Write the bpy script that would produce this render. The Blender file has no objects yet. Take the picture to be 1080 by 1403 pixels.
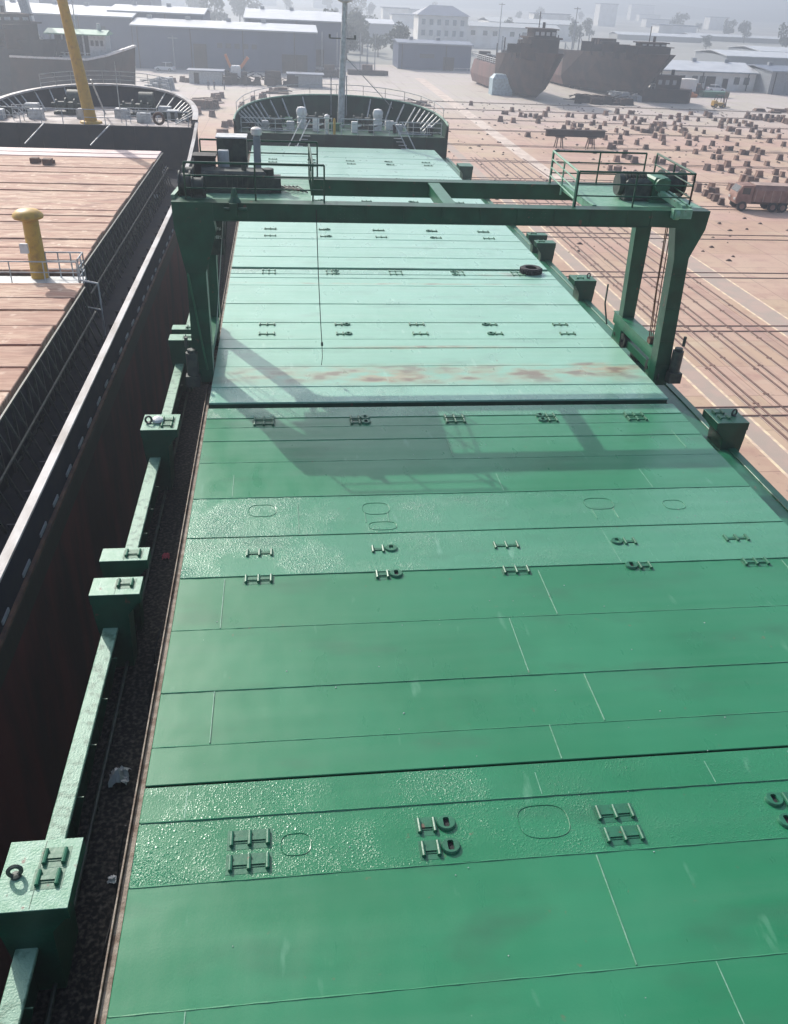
import bpy, math, random
from mathutils import Vector, Matrix
C = bpy.context.scene.collection
SC = bpy.context.scene
R = math.radians
rnd = random.Random(7)

# ------------------------------------------------------------------ camera
cam_d = bpy.data.cameras.new('camera'); cam = bpy.data.objects.new('camera', cam_d); C.objects.link(cam)
_r = Vector((0.99242428, -0.11561278, 0.041566)); _u = Vector((0.02589781, 0.5275853, 0.84910721)); _f = Vector((0.12009726, 0.84159815, -0.52658258))
m = Matrix((( _r.x, _u.x, -_f.x, 0.6802), (_r.y, _u.y, -_f.y, -6.1012), (_r.z, _u.z, -_f.z, 9.7608), (0, 0, 0, 1)))
cam.matrix_world = m
cam_d.sensor_fit = 'VERTICAL'; cam_d.sensor_height = 36; cam_d.lens = 1150/1403*36
cam_d.clip_start = 0.1; cam_d.clip_end = 12000
SC.camera = cam

# ------------------------------------------------------------------ world, sun, exposure
SUN = Vector((-3.3, 6.1, 4.85)).normalized()
w = bpy.data.worlds.new('World'); SC.world = w; w.use_nodes = True
nt = w.node_tree; nt.nodes.clear()
sky = nt.nodes.new('ShaderNodeTexSky'); sky.sky_type = 'NISHITA'; sky.sun_disc = False
sky.sun_elevation = math.asin(SUN.z); sky.sun_rotation = math.atan2(SUN.x, SUN.y)
sky.air_density = 1.0; sky.dust_density = 3.2; sky.ozone_density = 1.5
bg = nt.nodes.new('ShaderNodeBackground'); bg.inputs['Strength'].default_value = 0.14
wo = nt.nodes.new('ShaderNodeOutputWorld')
nt.links.new(sky.outputs[0], bg.inputs[0]); nt.links.new(bg.outputs[0], wo.inputs[0])
sl = bpy.data.lights.new('sun', 'SUN'); sl.energy = 4.2; sl.angle = R(0.6); sl.color = (1.0, 0.95, 0.87)
so = bpy.data.objects.new('sun', sl); C.objects.link(so)
so.rotation_euler = SUN.to_track_quat('Z', 'Y').to_euler(); so.location = (-30, 60, 80)
SC.view_settings.view_transform = 'Standard'; SC.view_settings.look = 'None'
SC.view_settings.exposure = 0.52; SC.view_settings.gamma = 1

# ------------------------------------------------------------------ materials
def mat(name, col, rough=0.6, metal=0.0, var=0.0, vscale=2.0, col2=None, bump=0.0, bscale=20.0, spec=0.5, vdet=5.0, stretch=None, thr=(0.4, 0.62), spots=None):
    m = bpy.data.materials.new(name); m.use_nodes = True
    n = m.node_tree.nodes; L = m.node_tree.links; b = n['Principled BSDF']
    b.inputs['Base Color'].default_value = (*col, 1); b.inputs['Roughness'].default_value = rough
    b.inputs['Metallic'].default_value = metal
    if name == 'keel_block_timber': island = True
    else: island = False
    b.inputs['Specular IOR Level'].default_value = spec
    g = n.new('ShaderNodeNewGeometry'); vec = g.outputs['Position']
    if stretch:
        mp = n.new('ShaderNodeMapping'); mp.inputs['Scale'].default_value = stretch
        L.new(vec, mp.inputs[0]); vec = mp.outputs[0]
    if var > 0 or col2:
        t = n.new('ShaderNodeTexNoise'); t.inputs['Scale'].default_value = vscale; t.inputs['Detail'].default_value = vdet
        L.new(vec, t.inputs['Vector'])
        r = n.new('ShaderNodeMapRange'); r.inputs[1].default_value = thr[0]; r.inputs[2].default_value = thr[1]
        L.new(t.outputs['Fac'], r.inputs[0])
        mx = n.new('ShaderNodeMix'); mx.data_type = 'RGBA'
        c2 = col2 if col2 else tuple(c*(1-var) for c in col)
        mx.inputs[6].default_value = (*col, 1); mx.inputs[7].default_value = (*c2, 1)
        L.new(r.outputs[0], mx.inputs[0]); L.new(mx.outputs[2], b.inputs['Base Color'])
        if island:
            oi = n.new('ShaderNodeObjectInfo'); m3 = n.new('ShaderNodeMix'); m3.data_type = 'RGBA'; m3.blend_type = 'MULTIPLY'; m3.inputs[0].default_value = 1
            cr_ = n.new('ShaderNodeValToRGB'); cr_.color_ramp.elements[0].color = (.45, .42, .42, 1); cr_.color_ramp.elements[1].color = (1.25, 1.1, 1.0, 1)
            L.new(oi.outputs['Random'], cr_.inputs[0]); L.new(mx.outputs[2], m3.inputs[6]); L.new(cr_.outputs[0], m3.inputs[7]); L.new(m3.outputs[2], b.inputs['Base Color'])
        if spots:
            tn = n.new('ShaderNodeTexNoise'); tn.inputs['Scale'].default_value = spots[1]; tn.inputs['Detail'].default_value = 8; L.new(vec, tn.inputs['Vector'])
            rn = n.new('ShaderNodeMapRange'); rn.inputs[1].default_value = spots[2]; rn.inputs[2].default_value = spots[2]+.05; L.new(tn.outputs['Fac'], rn.inputs[0])
            m2 = n.new('ShaderNodeMix'); m2.data_type = 'RGBA'; L.new(mx.outputs[2], m2.inputs[6]); m2.inputs[7].default_value = (*spots[0], 1)
            L.new(rn.outputs[0], m2.inputs[0]); L.new(m2.outputs[2], b.inputs['Base Color'])
    if bump > 0:
        t2 = n.new('ShaderNodeTexNoise'); t2.inputs['Scale'].default_value = bscale; t2.inputs['Detail'].default_value = 4
        L.new(vec, t2.inputs['Vector'])
        bp = n.new('ShaderNodeBump'); bp.inputs['Strength'].default_value = bump; bp.inputs['Distance'].default_value = 0.02
        L.new(t2.outputs['Fac'], bp.inputs['Height']); L.new(bp.outputs[0], b.inputs['Normal'])
    return m

def mixn(n, L, fac, a, b):
    x = n.new('ShaderNodeMix'); x.data_type = 'RGBA'
    for s, v in ((6, a), (7, b)):
        if isinstance(v, tuple): x.inputs[s].default_value = (*v, 1)
        else: L.new(v, x.inputs[s])
    if isinstance(fac, float): x.inputs[0].default_value = fac
    else: L.new(fac, x.inputs[0])
    return x.outputs[2]
def noise(n, L, vec, sc, det=4, stretch=None):
    if stretch:
        mp = n.new('ShaderNodeMapping'); mp.inputs['Scale'].default_value = stretch; L.new(vec, mp.inputs[0]); vec = mp.outputs[0]
    t = n.new('ShaderNodeTexNoise'); t.inputs['Scale'].default_value = sc; t.inputs['Detail'].default_value = det; L.new(vec, t.inputs['Vector'])
    return t.outputs['Fac']
def rng(n, L, v, a, b, c=0.0, d=1.0):
    r = n.new('ShaderNodeMapRange'); r.inputs[1].default_value = a; r.inputs[2].default_value = b; r.inputs[3].default_value = c; r.inputs[4].default_value = d
    L.new(v, r.inputs[0]); return r.outputs[0]
def mathn(n, L, op, a, b):
    x = n.new('ShaderNodeMath'); x.operation = op
    for i, v in enumerate((a, b)):
        if isinstance(v, (int, float)): x.inputs[i].default_value = v
        else: L.new(v, x.inputs[i])
    return x.outputs[0]

SHW = 1.0
SHR = 0.26
RO = 0.31
SPL = 0.5
def hatch_mat(name, rough_paint, cols=((0.014, 0.168, 0.070), (0.024, 0.200, 0.092), (0.045, 0.19, 0.10))):
    m = bpy.data.materials.new(name); m.use_nodes = True
    n = m.node_tree.nodes; L = m.node_tree.links; b = n['Principled BSDF']
    P = n.new('ShaderNodeNewGeometry').outputs['Position']
    big = rng(n, L, noise(n, L, P, 0.35, 3), 0.35, 0.65)
    base = mixn(n, L, big, cols[0], cols[1])
    streak = rng(n, L, noise(n, L, P, 1.0, 5, (0.25, 3.0, 1)), 0.45, 0.8, 0, 0.4)
    base = mixn(n, L, streak, base, cols[2])
    # rust stains on the aged cover
    nz = noise(n, L, P, 1.5, 8, (0.7, 1.3, 1))
    sx = n.new('ShaderNodeSeparateXYZ'); L.new(P, sx.inputs[0])
    tot = None
    for cx, cy, rx, ry, amt in ((3.5, 17.1, 1.5, .55, 1), (10.3, 17.6, 1.3, .45, 1), (5.5, 17.2, 8.5, .75, .55), (5.3, 19.4, 2.8, .16, .6), (9.5, 27.6, 1.0, .3, .35), (5, 26.3, 6, .12, .5)):
        dx = mathn(n, L, 'DIVIDE', mathn(n, L, 'SUBTRACT', sx.outputs[0], cx), rx)
        dy = mathn(n, L, 'DIVIDE', mathn(n, L, 'SUBTRACT', sx.outputs[1], cy), ry)
        d = mathn(n, L, 'ADD', mathn(n, L, 'MULTIPLY', dx, dx), mathn(n, L, 'MULTIPLY', dy, dy))
        e = rng(n, L, d, 0.0, 1.6, amt, 0.0)
        tot = e if tot is None else mathn(n, L, 'MAXIMUM', tot, e)
    st = mathn(n, L, 'MULTIPLY', tot, rng(n, L, nz, 0.36, 0.60))
    base = mixn(n, L, mathn(n, L, 'MINIMUM', mathn(n, L, 'MULTIPLY', st, 1.7), .9), base, mixn(n, L, rng(n, L, nz, .5, .62), (0.36, 0.31, 0.19), (0.20, 0.12, 0.08)))
    sm = rng(n, L, noise(n, L, P, 0.8, 8, (0.6, 1.4, 1)), 0.56, 0.74, 0, 0.55)
    base = mixn(n, L, sm, base, tuple(c*.55+.02 for c in cols[0]))
    sf = rng(n, L, noise(n, L, P, 3.2, 8, (1, .25, 1)), 0.66, 0.74, 0, 0.5)
    base = mixn(n, L, sf, base, tuple(min(1, c*1.25+.05) for c in cols[2]))
    bw = rng(n, L, noise(n, L, P, 5.5, 7), 0.70, 0.76, 0, 0.55)
    base = mixn(n, L, bw, base, (0.16, 0.11, 0.065))
    sp = n.new('ShaderNodeTexVoronoi'); sp.inputs['Scale'].default_value = 1.7; L.new(P, sp.inputs['Vector'])
    base = mixn(n, L, rng(n, L, sp.outputs['Distance'], 0.0, 0.018, 0.7, 0.0), base, (0.6, 0.7, 0.6))
    L.new(base, b.inputs['Base Color'])
    rr = rng(n, L, noise(n, L, P, 2.2, 5, (1.0, 0.35, 1)), 0.3, 0.7, RO-.05, RO+.06)
    if rough_paint: rr = mathn(n, L, 'SUBTRACT', rr, 0.05)
    L.new(rr, b.inputs['Roughness'])
    b.inputs['Specular IOR Level'].default_value = SPL
    b.inputs['Sheen Weight'].default_value = SHW; b.inputs['Sheen Roughness'].default_value = SHR; b.inputs['Sheen Tint'].default_value = (0.9, 1.0, 0.96, 1)
    h1 = mathn(n, L, 'ADD', noise(n, L, P, 0.9, 2), mathn(n, L, 'MULTIPLY', noise(n, L, P, 1.0, 2, (0.10, 1.1, 1)), 2.0))
    h2 = noise(n, L, P, 30, 3)
    bp = n.new('ShaderNodeBump'); bp.inputs['Strength'].default_value = 0.22; bp.inputs['Distance'].default_value = 0.05; L.new(h1, bp.inputs['Height'])
    bp2 = n.new('ShaderNodeBump'); bp2.inputs['Strength'].default_value = 0.14; bp2.inputs['Distance'].default_value = 0.006
    L.new(h2, bp2.inputs['Height']); L.new(bp.outputs[0], bp2.inputs['Normal'])
    out = bp2.outputs[0]
    if rough_paint:
        blobs = None
        for sc, lo, hi, wgt in ((19, .05, .45, .8), (37, .05, .5, .75), (70, .05, .5, .5)):
            v = n.new('ShaderNodeTexVoronoi'); v.inputs['Scale'].default_value = sc; L.new(P, v.inputs['Vector'])
            sep = n.new('ShaderNodeSeparateColor'); L.new(v.outputs['Color'], sep.inputs[0])
            pres = mathn(n, L, 'GREATER_THAN', mathn(n, L, 'ADD', sep.outputs[0], rng(n, L, noise(n, L, P, 1.1, 4), 0.4, 0.65, -.2, .5)), 0.5)
            bl = mathn(n, L, 'MULTIPLY', mathn(n, L, 'MULTIPLY', rng(n, L, v.outputs['Distance'], lo, hi, 1, 0), pres), wgt)
            blobs = bl if blobs is None else mathn(n, L, 'ADD', blobs, bl)
        edge = rng(n, L, sx.outputs[0], -1.5, 9.0, 1.5, 0.32)
        # sandier, finer grain on the covers further forward
        fine = mathn(n, L, 'MULTIPLY', noise(n, L, P, 38, 4), rng(n, L, sx.outputs[1], 4, 8, .5, 1.3))
        patch = rng(n, L, noise(n, L, P, 0.75, 6), 0.40, 0.60, .12, 1.15)
        h = mathn(n, L, 'MULTIPLY', mathn(n, L, 'MULTIPLY', mathn(n, L, 'ADD', blobs, fine), edge), patch)
        bp3 = n.new('ShaderNodeBump'); bp3.inputs['Strength'].default_value = 0.68; bp3.inputs['Distance'].default_value = 0.009
        L.new(h, bp3.inputs['Height']); L.new(out, bp3.inputs['Normal']); out = bp3.outputs[0]
    L.new(out, b.inputs['Normal'])
    return m

M = {}
M['hatch'] = hatch_mat('hatch_green', False)
M['hatch_rough'] = hatch_mat('hatch_green_blistered', True)
FADED_GLARE = ((0.215, 0.445, 0.325), (0.24, 0.48, 0.36), (0.30, 0.46, 0.36))  # chalky fading plus sky glare of the far covers, put into the colour
SEMI_GLARE = ((0.024, 0.190, 0.088), (0.032, 0.215, 0.105), (0.05, 0.205, 0.115))  # in-between greens, a weaker share of the same painted glare
M['semi'] = hatch_mat('hatch_green_semi_faded_glare', False, SEMI_GLARE)
M['semi_rough'] = hatch_mat('hatch_green_semi_faded_glare_blistered', True, ((0.05, 0.23, 0.125), (0.07, 0.26, 0.15), (0.11, 0.27, 0.18)))  # lighter greens also hold the bright sparkle of the blistered bands
M['faded'] = hatch_mat('hatch_green_faded_glare', False, FADED_GLARE)
M['faded_rough'] = hatch_mat('hatch_green_faded_glare_blistered', True, FADED_GLARE)
M['dgreen'] = mat('dark_green_paint', (0.006, 0.078, 0.042), 0.42, spec=0.35, var=0.35, vscale=1.5, spots=((0.10, 0.06, 0.04), 4.0, 0.66), bump=0.15, bscale=12)
M['mgreen'] = mat('green_paint', (0.018, 0.14, 0.072), 0.40, var=0.2, vscale=2.5, spots=((0.12, 0.08, 0.05), 5.0, 0.67), bump=0.15, bscale=14)
M['bowgreen'] = mat('dark_bow_green', (0.005, 0.045, 0.028), 0.6, spec=0.2, var=0.4, vscale=1.2)
M['pgreen'] = mat('worn_glare_green_paint', (0.12, 0.30, 0.19), 0.45, col2=(0.19, 0.36, 0.26), vscale=6, spots=((0.13, 0.10, 0.07), 6.0, 0.66), bump=0.3, bscale=30)  # pale tone includes the sun glare of the port stanchion heads
M['cap'] = mat('faded_cap_paint', (0.20, 0.36, 0.26), 0.45, col2=(0.08, 0.18, 0.12), vscale=7, bump=0.5, bscale=35, thr=(0.5, 0.66))
M['deck'] = mat('dirty_deck', (0.010, 0.011, 0.012), 0.8, spec=0.15, col2=(0.09, 0.08, 0.07), vscale=14, bump=1.0, bscale=22, thr=(0.45, 0.7))
M['beige'] = mat('dirty_rubber_channel', (0.30, 0.25, 0.20), 0.7, col2=(0.14, 0.09, 0.06), vscale=5, bump=0.6, bscale=25)
M['white'] = mat('white_paint', (0.72, 0.72, 0.70), 0.5, col2=(0.45, 0.42, 0.38), vscale=2.5, bump=0.1, thr=(0.5, 0.75))
M['grey'] = mat('grey_paint', (0.30, 0.32, 0.34), 0.55, var=0.25, vscale=3)
M['lgrey'] = mat('pale_grey_paint', (0.5, 0.52, 0.52), 0.5, var=0.3, vscale=4)
M['black'] = mat('black_rubber', (0.018, 0.018, 0.02), 0.75, var=0.3, vscale=8, bump=0.4, bscale=30)
M['dark'] = mat('dark_machinery', (0.025, 0.035, 0.032), 0.55, col2=(0.05, 0.07, 0.055), vscale=6, bump=0.3, bscale=20)
M['yellow'] = mat('yellow_paint', (0.52, 0.31, 0.045), 0.5, col2=(0.38, 0.22, 0.05), vscale=5, thr=(0.5, 0.7))
M['red'] = mat('antifouling_red', (0.12, 0.022, 0.024), 0.6, col2=(0.022, 0.012, 0.013), vscale=0.7, bump=0.3, bscale=5, stretch=(1, 1, 0.25))
M['nhull'] = mat('old_hull_paint', (0.02, 0.027, 0.02), 0.55, col2=(0.035, 0.032, 0.027), vscale=0.8, bump=0.3, bscale=6, stretch=(1, 1, 0.3))
M['ndark'] = mat('dark_blue_grey_paint', (0.017, 0.021, 0.032), 0.8, spec=0.08, col2=(0.03, 0.03, 0.036), vscale=1.2)
M['rust'] = mat('rusty_steel', (0.16, 0.085, 0.055), 0.8, col2=(0.08, 0.05, 0.04), vscale=3, bump=0.5, bscale=20)
M['block'] = mat('keel_block_timber', (0.17, 0.115, 0.095), 0.85, col2=(0.26, 0.19, 0.16), vscale=1.1, bump=0.5, bscale=14)
M['rope'] = mat('rusty_wire', (0.19, 0.08, 0.045), 0.7)
M['hullpink'] = mat('weathered_pink_hull', (0.20, 0.10, 0.09), 0.75, col2=(0.12, 0.08, 0.07), vscale=0.5, stretch=(1, 1, 0.3))
M['hulldark'] = mat('dark_weathered_hull', (0.026, 0.018, 0.017), 0.8, spec=0.1, col2=(0.06, 0.035, 0.026), vscale=0.4)
M['shed'] = mat('blue_grey_cladding', (0.075, 0.10, 0.17), 0.6, spec=0.2, var=0.2, vscale=0.15, stretch=(1, 1, 0.2))
M['roof'] = mat('bright_sheet_roof', (0.62, 0.63, 0.64), 0.35, var=0.15, vscale=0.3)
M['roofb'] = mat('blue_grey_roof', (0.16, 0.19, 0.25), 0.5, var=0.2, vscale=0.3)
M['wall'] = mat('white_render_wall', (0.82, 0.80, 0.76), 0.8, col2=(0.70, 0.67, 0.62), vscale=0.3)
M['glass'] = mat('dark_window_glass', (0.04, 0.05, 0.06), 0.15)
M['wglass'] = mat('windscreen_glass', (0.03, 0.035, 0.04), 0.1)
M['carwhite'] = mat('white_car_paint', (0.7, 0.71, 0.72), 0.25)
M['tarp'] = mat('pale_blue_tarpaulin', (0.38, 0.50, 0.56), 0.6, var=0.3, vscale=2, bump=0.5, bscale=3)
M['dusty'] = mat('dusty_pink_brown_body', (0.30, 0.175, 0.14), 0.75, col2=(0.19, 0.10, 0.08), vscale=1.2, bump=0.2, bscale=6)
M['dusty_l'] = mat('pale_dusty_panel', (0.42, 0.30, 0.25), 0.75, var=0.3, vscale=1.5)
M['orange'] = mat('orange_paint', (0.55, 0.18, 0.05), 0.5)
M['cloth'] = mat('grey_work_cloth', (0.10, 0.11, 0.14), 0.9)
M['skin'] = mat('skin', (0.36, 0.22, 0.16), 0.6)
M['pink'] = mat('faded_red_rag', (0.55, 0.10, 0.13), 0.8)
M['leaf'] = mat('tree_foliage', (0.045, 0.065, 0.04), 0.8, col2=(0.08, 0.095, 0.06), vscale=0.4)
M['bark'] = mat('tree_bark', (0.09, 0.07, 0.055), 0.9)
M['hill'] = mat('wooded_hillside', (0.05, 0.065, 0.05), 0.95, col2=(0.09, 0.10, 0.08), vscale=0.01)
M['steel'] = mat('dull_steel', (0.20, 0.21, 0.21), 0.45, metal=0.6, var=0.3)
M['line'] = mat('faded_yellow_line', (0.80, 0.66, 0.44), 0.8, col2=(0.62, 0.46, 0.36), vscale=2)
M['strip'] = mat('grey_walkway_concrete', (0.40, 0.325, 0.27), 0.85, col2=(0.46, 0.34, 0.28), vscale=0.8)
M['pale'] = mat('pale_concrete_strip', (0.68, 0.57, 0.48), 0.85, col2=(0.54, 0.43, 0.36), vscale=0.7)
M['deckpale'] = mat('worn_pale_deck', (0.46, 0.41, 0.39), 0.7, col2=(0.16, 0.13, 0.12), vscale=.8, vdet=8)
M['capwhite'] = mat('weathered_white_cap', (0.48, 0.46, 0.45), 0.6, col2=(0.30, 0.27, 0.25), vscale=1.5, stretch=(1, .5, 1), bump=.3)
M['rail'] = mat('rusty_rail', (0.21, 0.12, 0.095), 0.8, var=0.3, vscale=3)

def plank_mat():
    m = bpy.data.materials.new('weathered_pink_planks'); m.use_nodes = True
    n = m.node_tree.nodes; L = m.node_tree.links; b = n['Principled BSDF']
    P = n.new('ShaderNodeNewGeometry').outputs['Position']
    a = rng(n, L, noise(n, L, P, 1.1, 7, (0.5, 1.6, 1)), 0.36, 0.62)
    base = mixn(n, L, a, (0.43, 0.235, 0.165), (0.62, 0.46, 0.33))
    g = rng(n, L, noise(n, L, P, 6.0, 6, (0.25, 2.6, 1)), 0.46, 0.62)
    base = mixn(n, L, mathn(n, L, 'MULTIPLY', g, 0.75), base, (0.22, 0.09, 0.06))
    g2 = rng(n, L, noise(n, L, P, 2.4, 6), 0.60, 0.70)
    base = mixn(n, L, g2, base, (0.70, 0.55, 0.42))
    isl = n.new('ShaderNodeNewGeometry').outputs['Random Per Island']
    base = mixn(n, L, rng(n, L, isl, 0, 1, 0, .55), base, (0.36, 0.20, 0.14))
    g3 = rng(n, L, noise(n, L, P, 0.7, 7, (0.8, 1.6, 1)), 0.60, 0.70, 0, .8)
    base = mixn(n, L, g3, base, (0.24, 0.13, 0.095))
    L.new(base, b.inputs['Base Color']); b.inputs['Roughness'].default_value = 0.8
    bp = n.new('ShaderNodeBump'); bp.inputs['Strength'].default_value = 0.6; bp.inputs['Distance'].default_value = 0.02
    L.new(noise(n, L, P, 12, 5, (0.5, 2, 1)), bp.inputs['Height']); L.new(bp.outputs[0], b.inputs['Normal'])
    return m
M['plank'] = plank_mat()
M['newplank'] = mat('pale_pink_primer', (0.60, 0.47, 0.44), 0.6, col2=(0.52, 0.38, 0.35), vscale=0.8)

def yard_mat():
    m = bpy.data.materials.new('pink_yard_concrete'); m.use_nodes = True
    n = m.node_tree.nodes; L = m.node_tree.links; b = n['Principled BSDF']
    P = n.new('ShaderNodeNewGeometry').outputs['Position']
    a = rng(n, L, noise(n, L, P, 0.09, 6, (1, 1, 1)), 0.35, 0.65)
    base = mixn(n, L, a, (0.50, 0.315, 0.255), (0.55, 0.395, 0.30))
    c = rng(n, L, noise(n, L, P, 0.6, 7), 0.5, 0.72)
    base = mixn(n, L, mathn(n, L, 'MULTIPLY', c, 0.6), base, (0.39, 0.215, 0.185))
    e = rng(n, L, noise(n, L, P, 0.35, 7, (0.3, 1.5, 1)), 0.58, 0.75)
    base = mixn(n, L, mathn(n, L, 'MULTIPLY', e, 0.55), base, (0.60, 0.50, 0.40))
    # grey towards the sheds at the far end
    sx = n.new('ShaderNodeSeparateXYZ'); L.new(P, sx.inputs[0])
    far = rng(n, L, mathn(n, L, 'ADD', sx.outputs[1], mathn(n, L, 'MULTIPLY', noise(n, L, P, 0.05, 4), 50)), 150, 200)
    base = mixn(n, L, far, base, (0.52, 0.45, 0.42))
    br = n.new('ShaderNodeTexBrick'); br.inputs['Scale'].default_value = 1.0; br.offset = 0
    br.inputs['Brick Width'].default_value = 5.2; br.inputs['Row Height'].default_value = 4.15; br.inputs['Mortar Size'].default_value = 0.035
    br.inputs['Color1'].default_value = (1, 1, 1, 1); br.inputs['Color2'].default_value = (0.93, 0.97, 0.84, 1); br.inputs['Bias'].default_value = 0.1; br.inputs['Mortar'].default_value = (0.55, 0.5, 0.48, 1)
    L.new(P, br.inputs['Vector'])
    mu = n.new('ShaderNodeMix'); mu.data_type = 'RGBA'; mu.blend_type = 'MULTIPLY'; mu.inputs[0].default_value = 0.8
    L.new(base, mu.inputs[6]); L.new(br.outputs['Color'], mu.inputs[7])
    sp = rng(n, L, noise(n, L, P, 2.6, 6), 0.63, 0.72)
    fin = mixn(n, L, mathn(n, L, 'MULTIPLY', sp, 0.5), mu.outputs[2], (0.26, 0.18, 0.15))
    oil = rng(n, L, noise(n, L, P, 0.22, 8), 0.66, 0.72, 0, .55)
    fin = mixn(n, L, oil, fin, (0.22, 0.15, 0.13))
    ty = rng(n, L, noise(n, L, P, 0.9, 5, (1.6, 0.04, 1)), 0.60, 0.68, 0, .35)
    fin = mixn(n, L, ty, fin, (0.30, 0.21, 0.18))
    L.new(fin, b.inputs['Base Color']); b.inputs['Roughness'].default_value = 0.85
    bp = n.new('ShaderNodeBump'); bp.inputs['Strength'].default_value = 0.3; bp.inputs['Distance'].default_value = 0.02
    L.new(noise(n, L, P, 5, 5), bp.inputs['Height']); L.new(bp.outputs[0], b.inputs['Normal'])
    return m
M['yard'] = yard_mat()
M['field'] = mat('hazy_fields', (0.24, 0.24, 0.21), 0.95, col2=(0.36, 0.35, 0.32), vscale=0.012, vdet=8)

# ------------------------------------------------------------------ mesh helpers
class MB:
    def __init__(s): s.v = []; s.f = []; s.mi = []
    def add(s, vs, fs, mi=0):
        o = len(s.v); s.v += [tuple(v) for v in vs]
        for f in fs: s.f.append(tuple(i+o for i in f)); s.mi.append(mi)
        return s
    def box(s, x0, x1, y0, y1, z0, z1, mi=0):
        v = [(x0,y0,z0),(x1,y0,z0),(x1,y1,z0),(x0,y1,z0),(x0,y0,z1),(x1,y0,z1),(x1,y1,z1),(x0,y1,z1)]
        return s.add(v, [(3,2,1,0),(4,5,6,7),(0,1,5,4),(1,2,6,5),(2,3,7,6),(3,0,4,7)], mi)
    def bbox(s, x0, x1, y0, y1, z0, z1, b=0.01, mi=0):
        # box with chamfered top edges
        v = [(x0,y0,z0),(x1,y0,z0),(x1,y1,z0),(x0,y1,z0),(x0,y0,z1-b),(x1,y0,z1-b),(x1,y1,z1-b),(x0,y1,z1-b),
             (x0+b,y0+b,z1),(x1-b,y0+b,z1),(x1-b,y1-b,z1),(x0+b,y1-b,z1)]
        return s.add(v, [(3,2,1,0),(0,1,5,4),(1,2,6,5),(2,3,7,6),(3,0,4,7),(4,5,9,8),(5,6,10,9),(6,7,11,10),(7,4,8,11),(8,9,10,11)], mi)
    def taper(s, c, z0, z1, a0, b0, a1, b1, mi=0):
        x, y = c
        v = [(x-a0,y-b0,z0),(x+a0,y-b0,z0),(x+a0,y+b0,z0),(x-a0,y+b0,z0),(x-a1,y-b1,z1),(x+a1,y-b1,z1),(x+a1,y+b1,z1),(x-a1,y+b1,z1)]
        return s.add(v, [(3,2,1,0),(4,5,6,7),(0,1,5,4),(1,2,6,5),(2,3,7,6),(3,0,4,7)], mi)
    def bar(s, p, q, wd, ht=None, mi=0):
        ht = ht or wd; p = Vector(p); q = Vector(q); d = (q-p).normalized()
        up = Vector((0,0,1)) if abs(d.z) < 0.95 else Vector((0,1,0))
        a = d.cross(up).normalized()*wd/2; b = d.cross(a).normalized()*ht/2
        v = [p-a-b,p+a-b,p+a+b,p-a+b,q-a-b,q+a-b,q+a+b,q-a+b]
        return s.add(v, [(3,2,1,0),(4,5,6,7),(0,1,5,4),(1,2,6,5),(2,3,7,6),(3,0,4,7)], mi)
    def tube(s, pts, r, n=8, mi=0, cap=True):
        pts = [Vector(p) for p in pts]; rr = r if isinstance(r, (list, tuple)) else [r]*len(pts)
        o = len(s.v); prev = None
        for i, p in enumerate(pts):
            d = (pts[min(i+1,len(pts)-1)]-pts[max(i-1,0)]).normalized()
            up = prev if prev is not None else (Vector((0,0,1)) if abs(d.z) < 0.9 else Vector((1,0,0)))
            a = d.cross(up); a = a.normalized() if a.length > 1e-6 else Vector((1,0,0))
            b = a.cross(d).normalized(); prev = b
            for k in range(n):
                t = 2*math.pi*k/n; s.v.append(tuple(p+(a*math.cos(t)+b*math.sin(t))*rr[i]))
        for i in range(len(pts)-1):
            for k in range(n):
                s.f.append((o+i*n+k, o+i*n+(k+1)%n, o+(i+1)*n+(k+1)%n, o+(i+1)*n+k)); s.mi.append(mi)
        if cap:
            s.f.append(tuple(o+k for k in range(n))[::-1]); s.mi.append(mi)
            s.f.append(tuple(o+(len(pts)-1)*n+k for k in range(n))); s.mi.append(mi)
        return s
    def lathe(s, c, prof, n=20, mi=0):
        o = len(s.v)
        for (r, z) in prof:
            for k in range(n):
                t = 2*math.pi*k/n; s.v.append((c[0]+r*math.cos(t), c[1]+r*math.sin(t), c[2]+z))
        for i in range(len(prof)-1):
            for k in range(n):
                s.f.append((o+i*n+k, o+i*n+(k+1)%n, o+(i+1)*n+(k+1)%n, o+(i+1)*n+k)); s.mi.append(mi)
        s.f.append(tuple(o+k for k in range(n))[::-1]); s.mi.append(mi)
        s.f.append(tuple(o+(len(prof)-1)*n+k for k in range(n))); s.mi.append(mi)
        return s
    def cyl(s, p, q, r, n=14, mi=0): return s.tube([p, q], r, n, mi)
    def prism(s, poly, z0, z1, mi=0):
        n = len(poly); v = [(x,y,z0) for x,y in poly]+[(x,y,z1) for x,y in poly]
        return s.add(v, [tuple(range(n))[::-1], tuple(range(n,2*n))]+[(i,(i+1)%n,n+(i+1)%n,n+i) for i in range(n)], mi)
    def slabx(s, poly, x0, x1, mi=0):   # polygon in (y,z) extruded along x
        n = len(poly); v = [(x0,y,z) for y,z in poly]+[(x1,y,z) for y,z in poly]
        return s.add(v, [tuple(range(n)), tuple(range(n,2*n))[::-1]]+[((i+1)%n,i,n+i,n+(i+1)%n) for i in range(n)], mi)
    def slaby(s, poly, y0, y1, mi=0):   # polygon in (x,z) extruded along y
        n = len(poly); v = [(x,y0,z) for x,z in poly]+[(x,y1,z) for x,z in poly]
        return s.add(v, [tuple(range(n)), tuple(range(n,2*n))[::-1]]+[((i+1)%n,i,n+i,n+(i+1)%n) for i in range(n)], mi)
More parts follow.
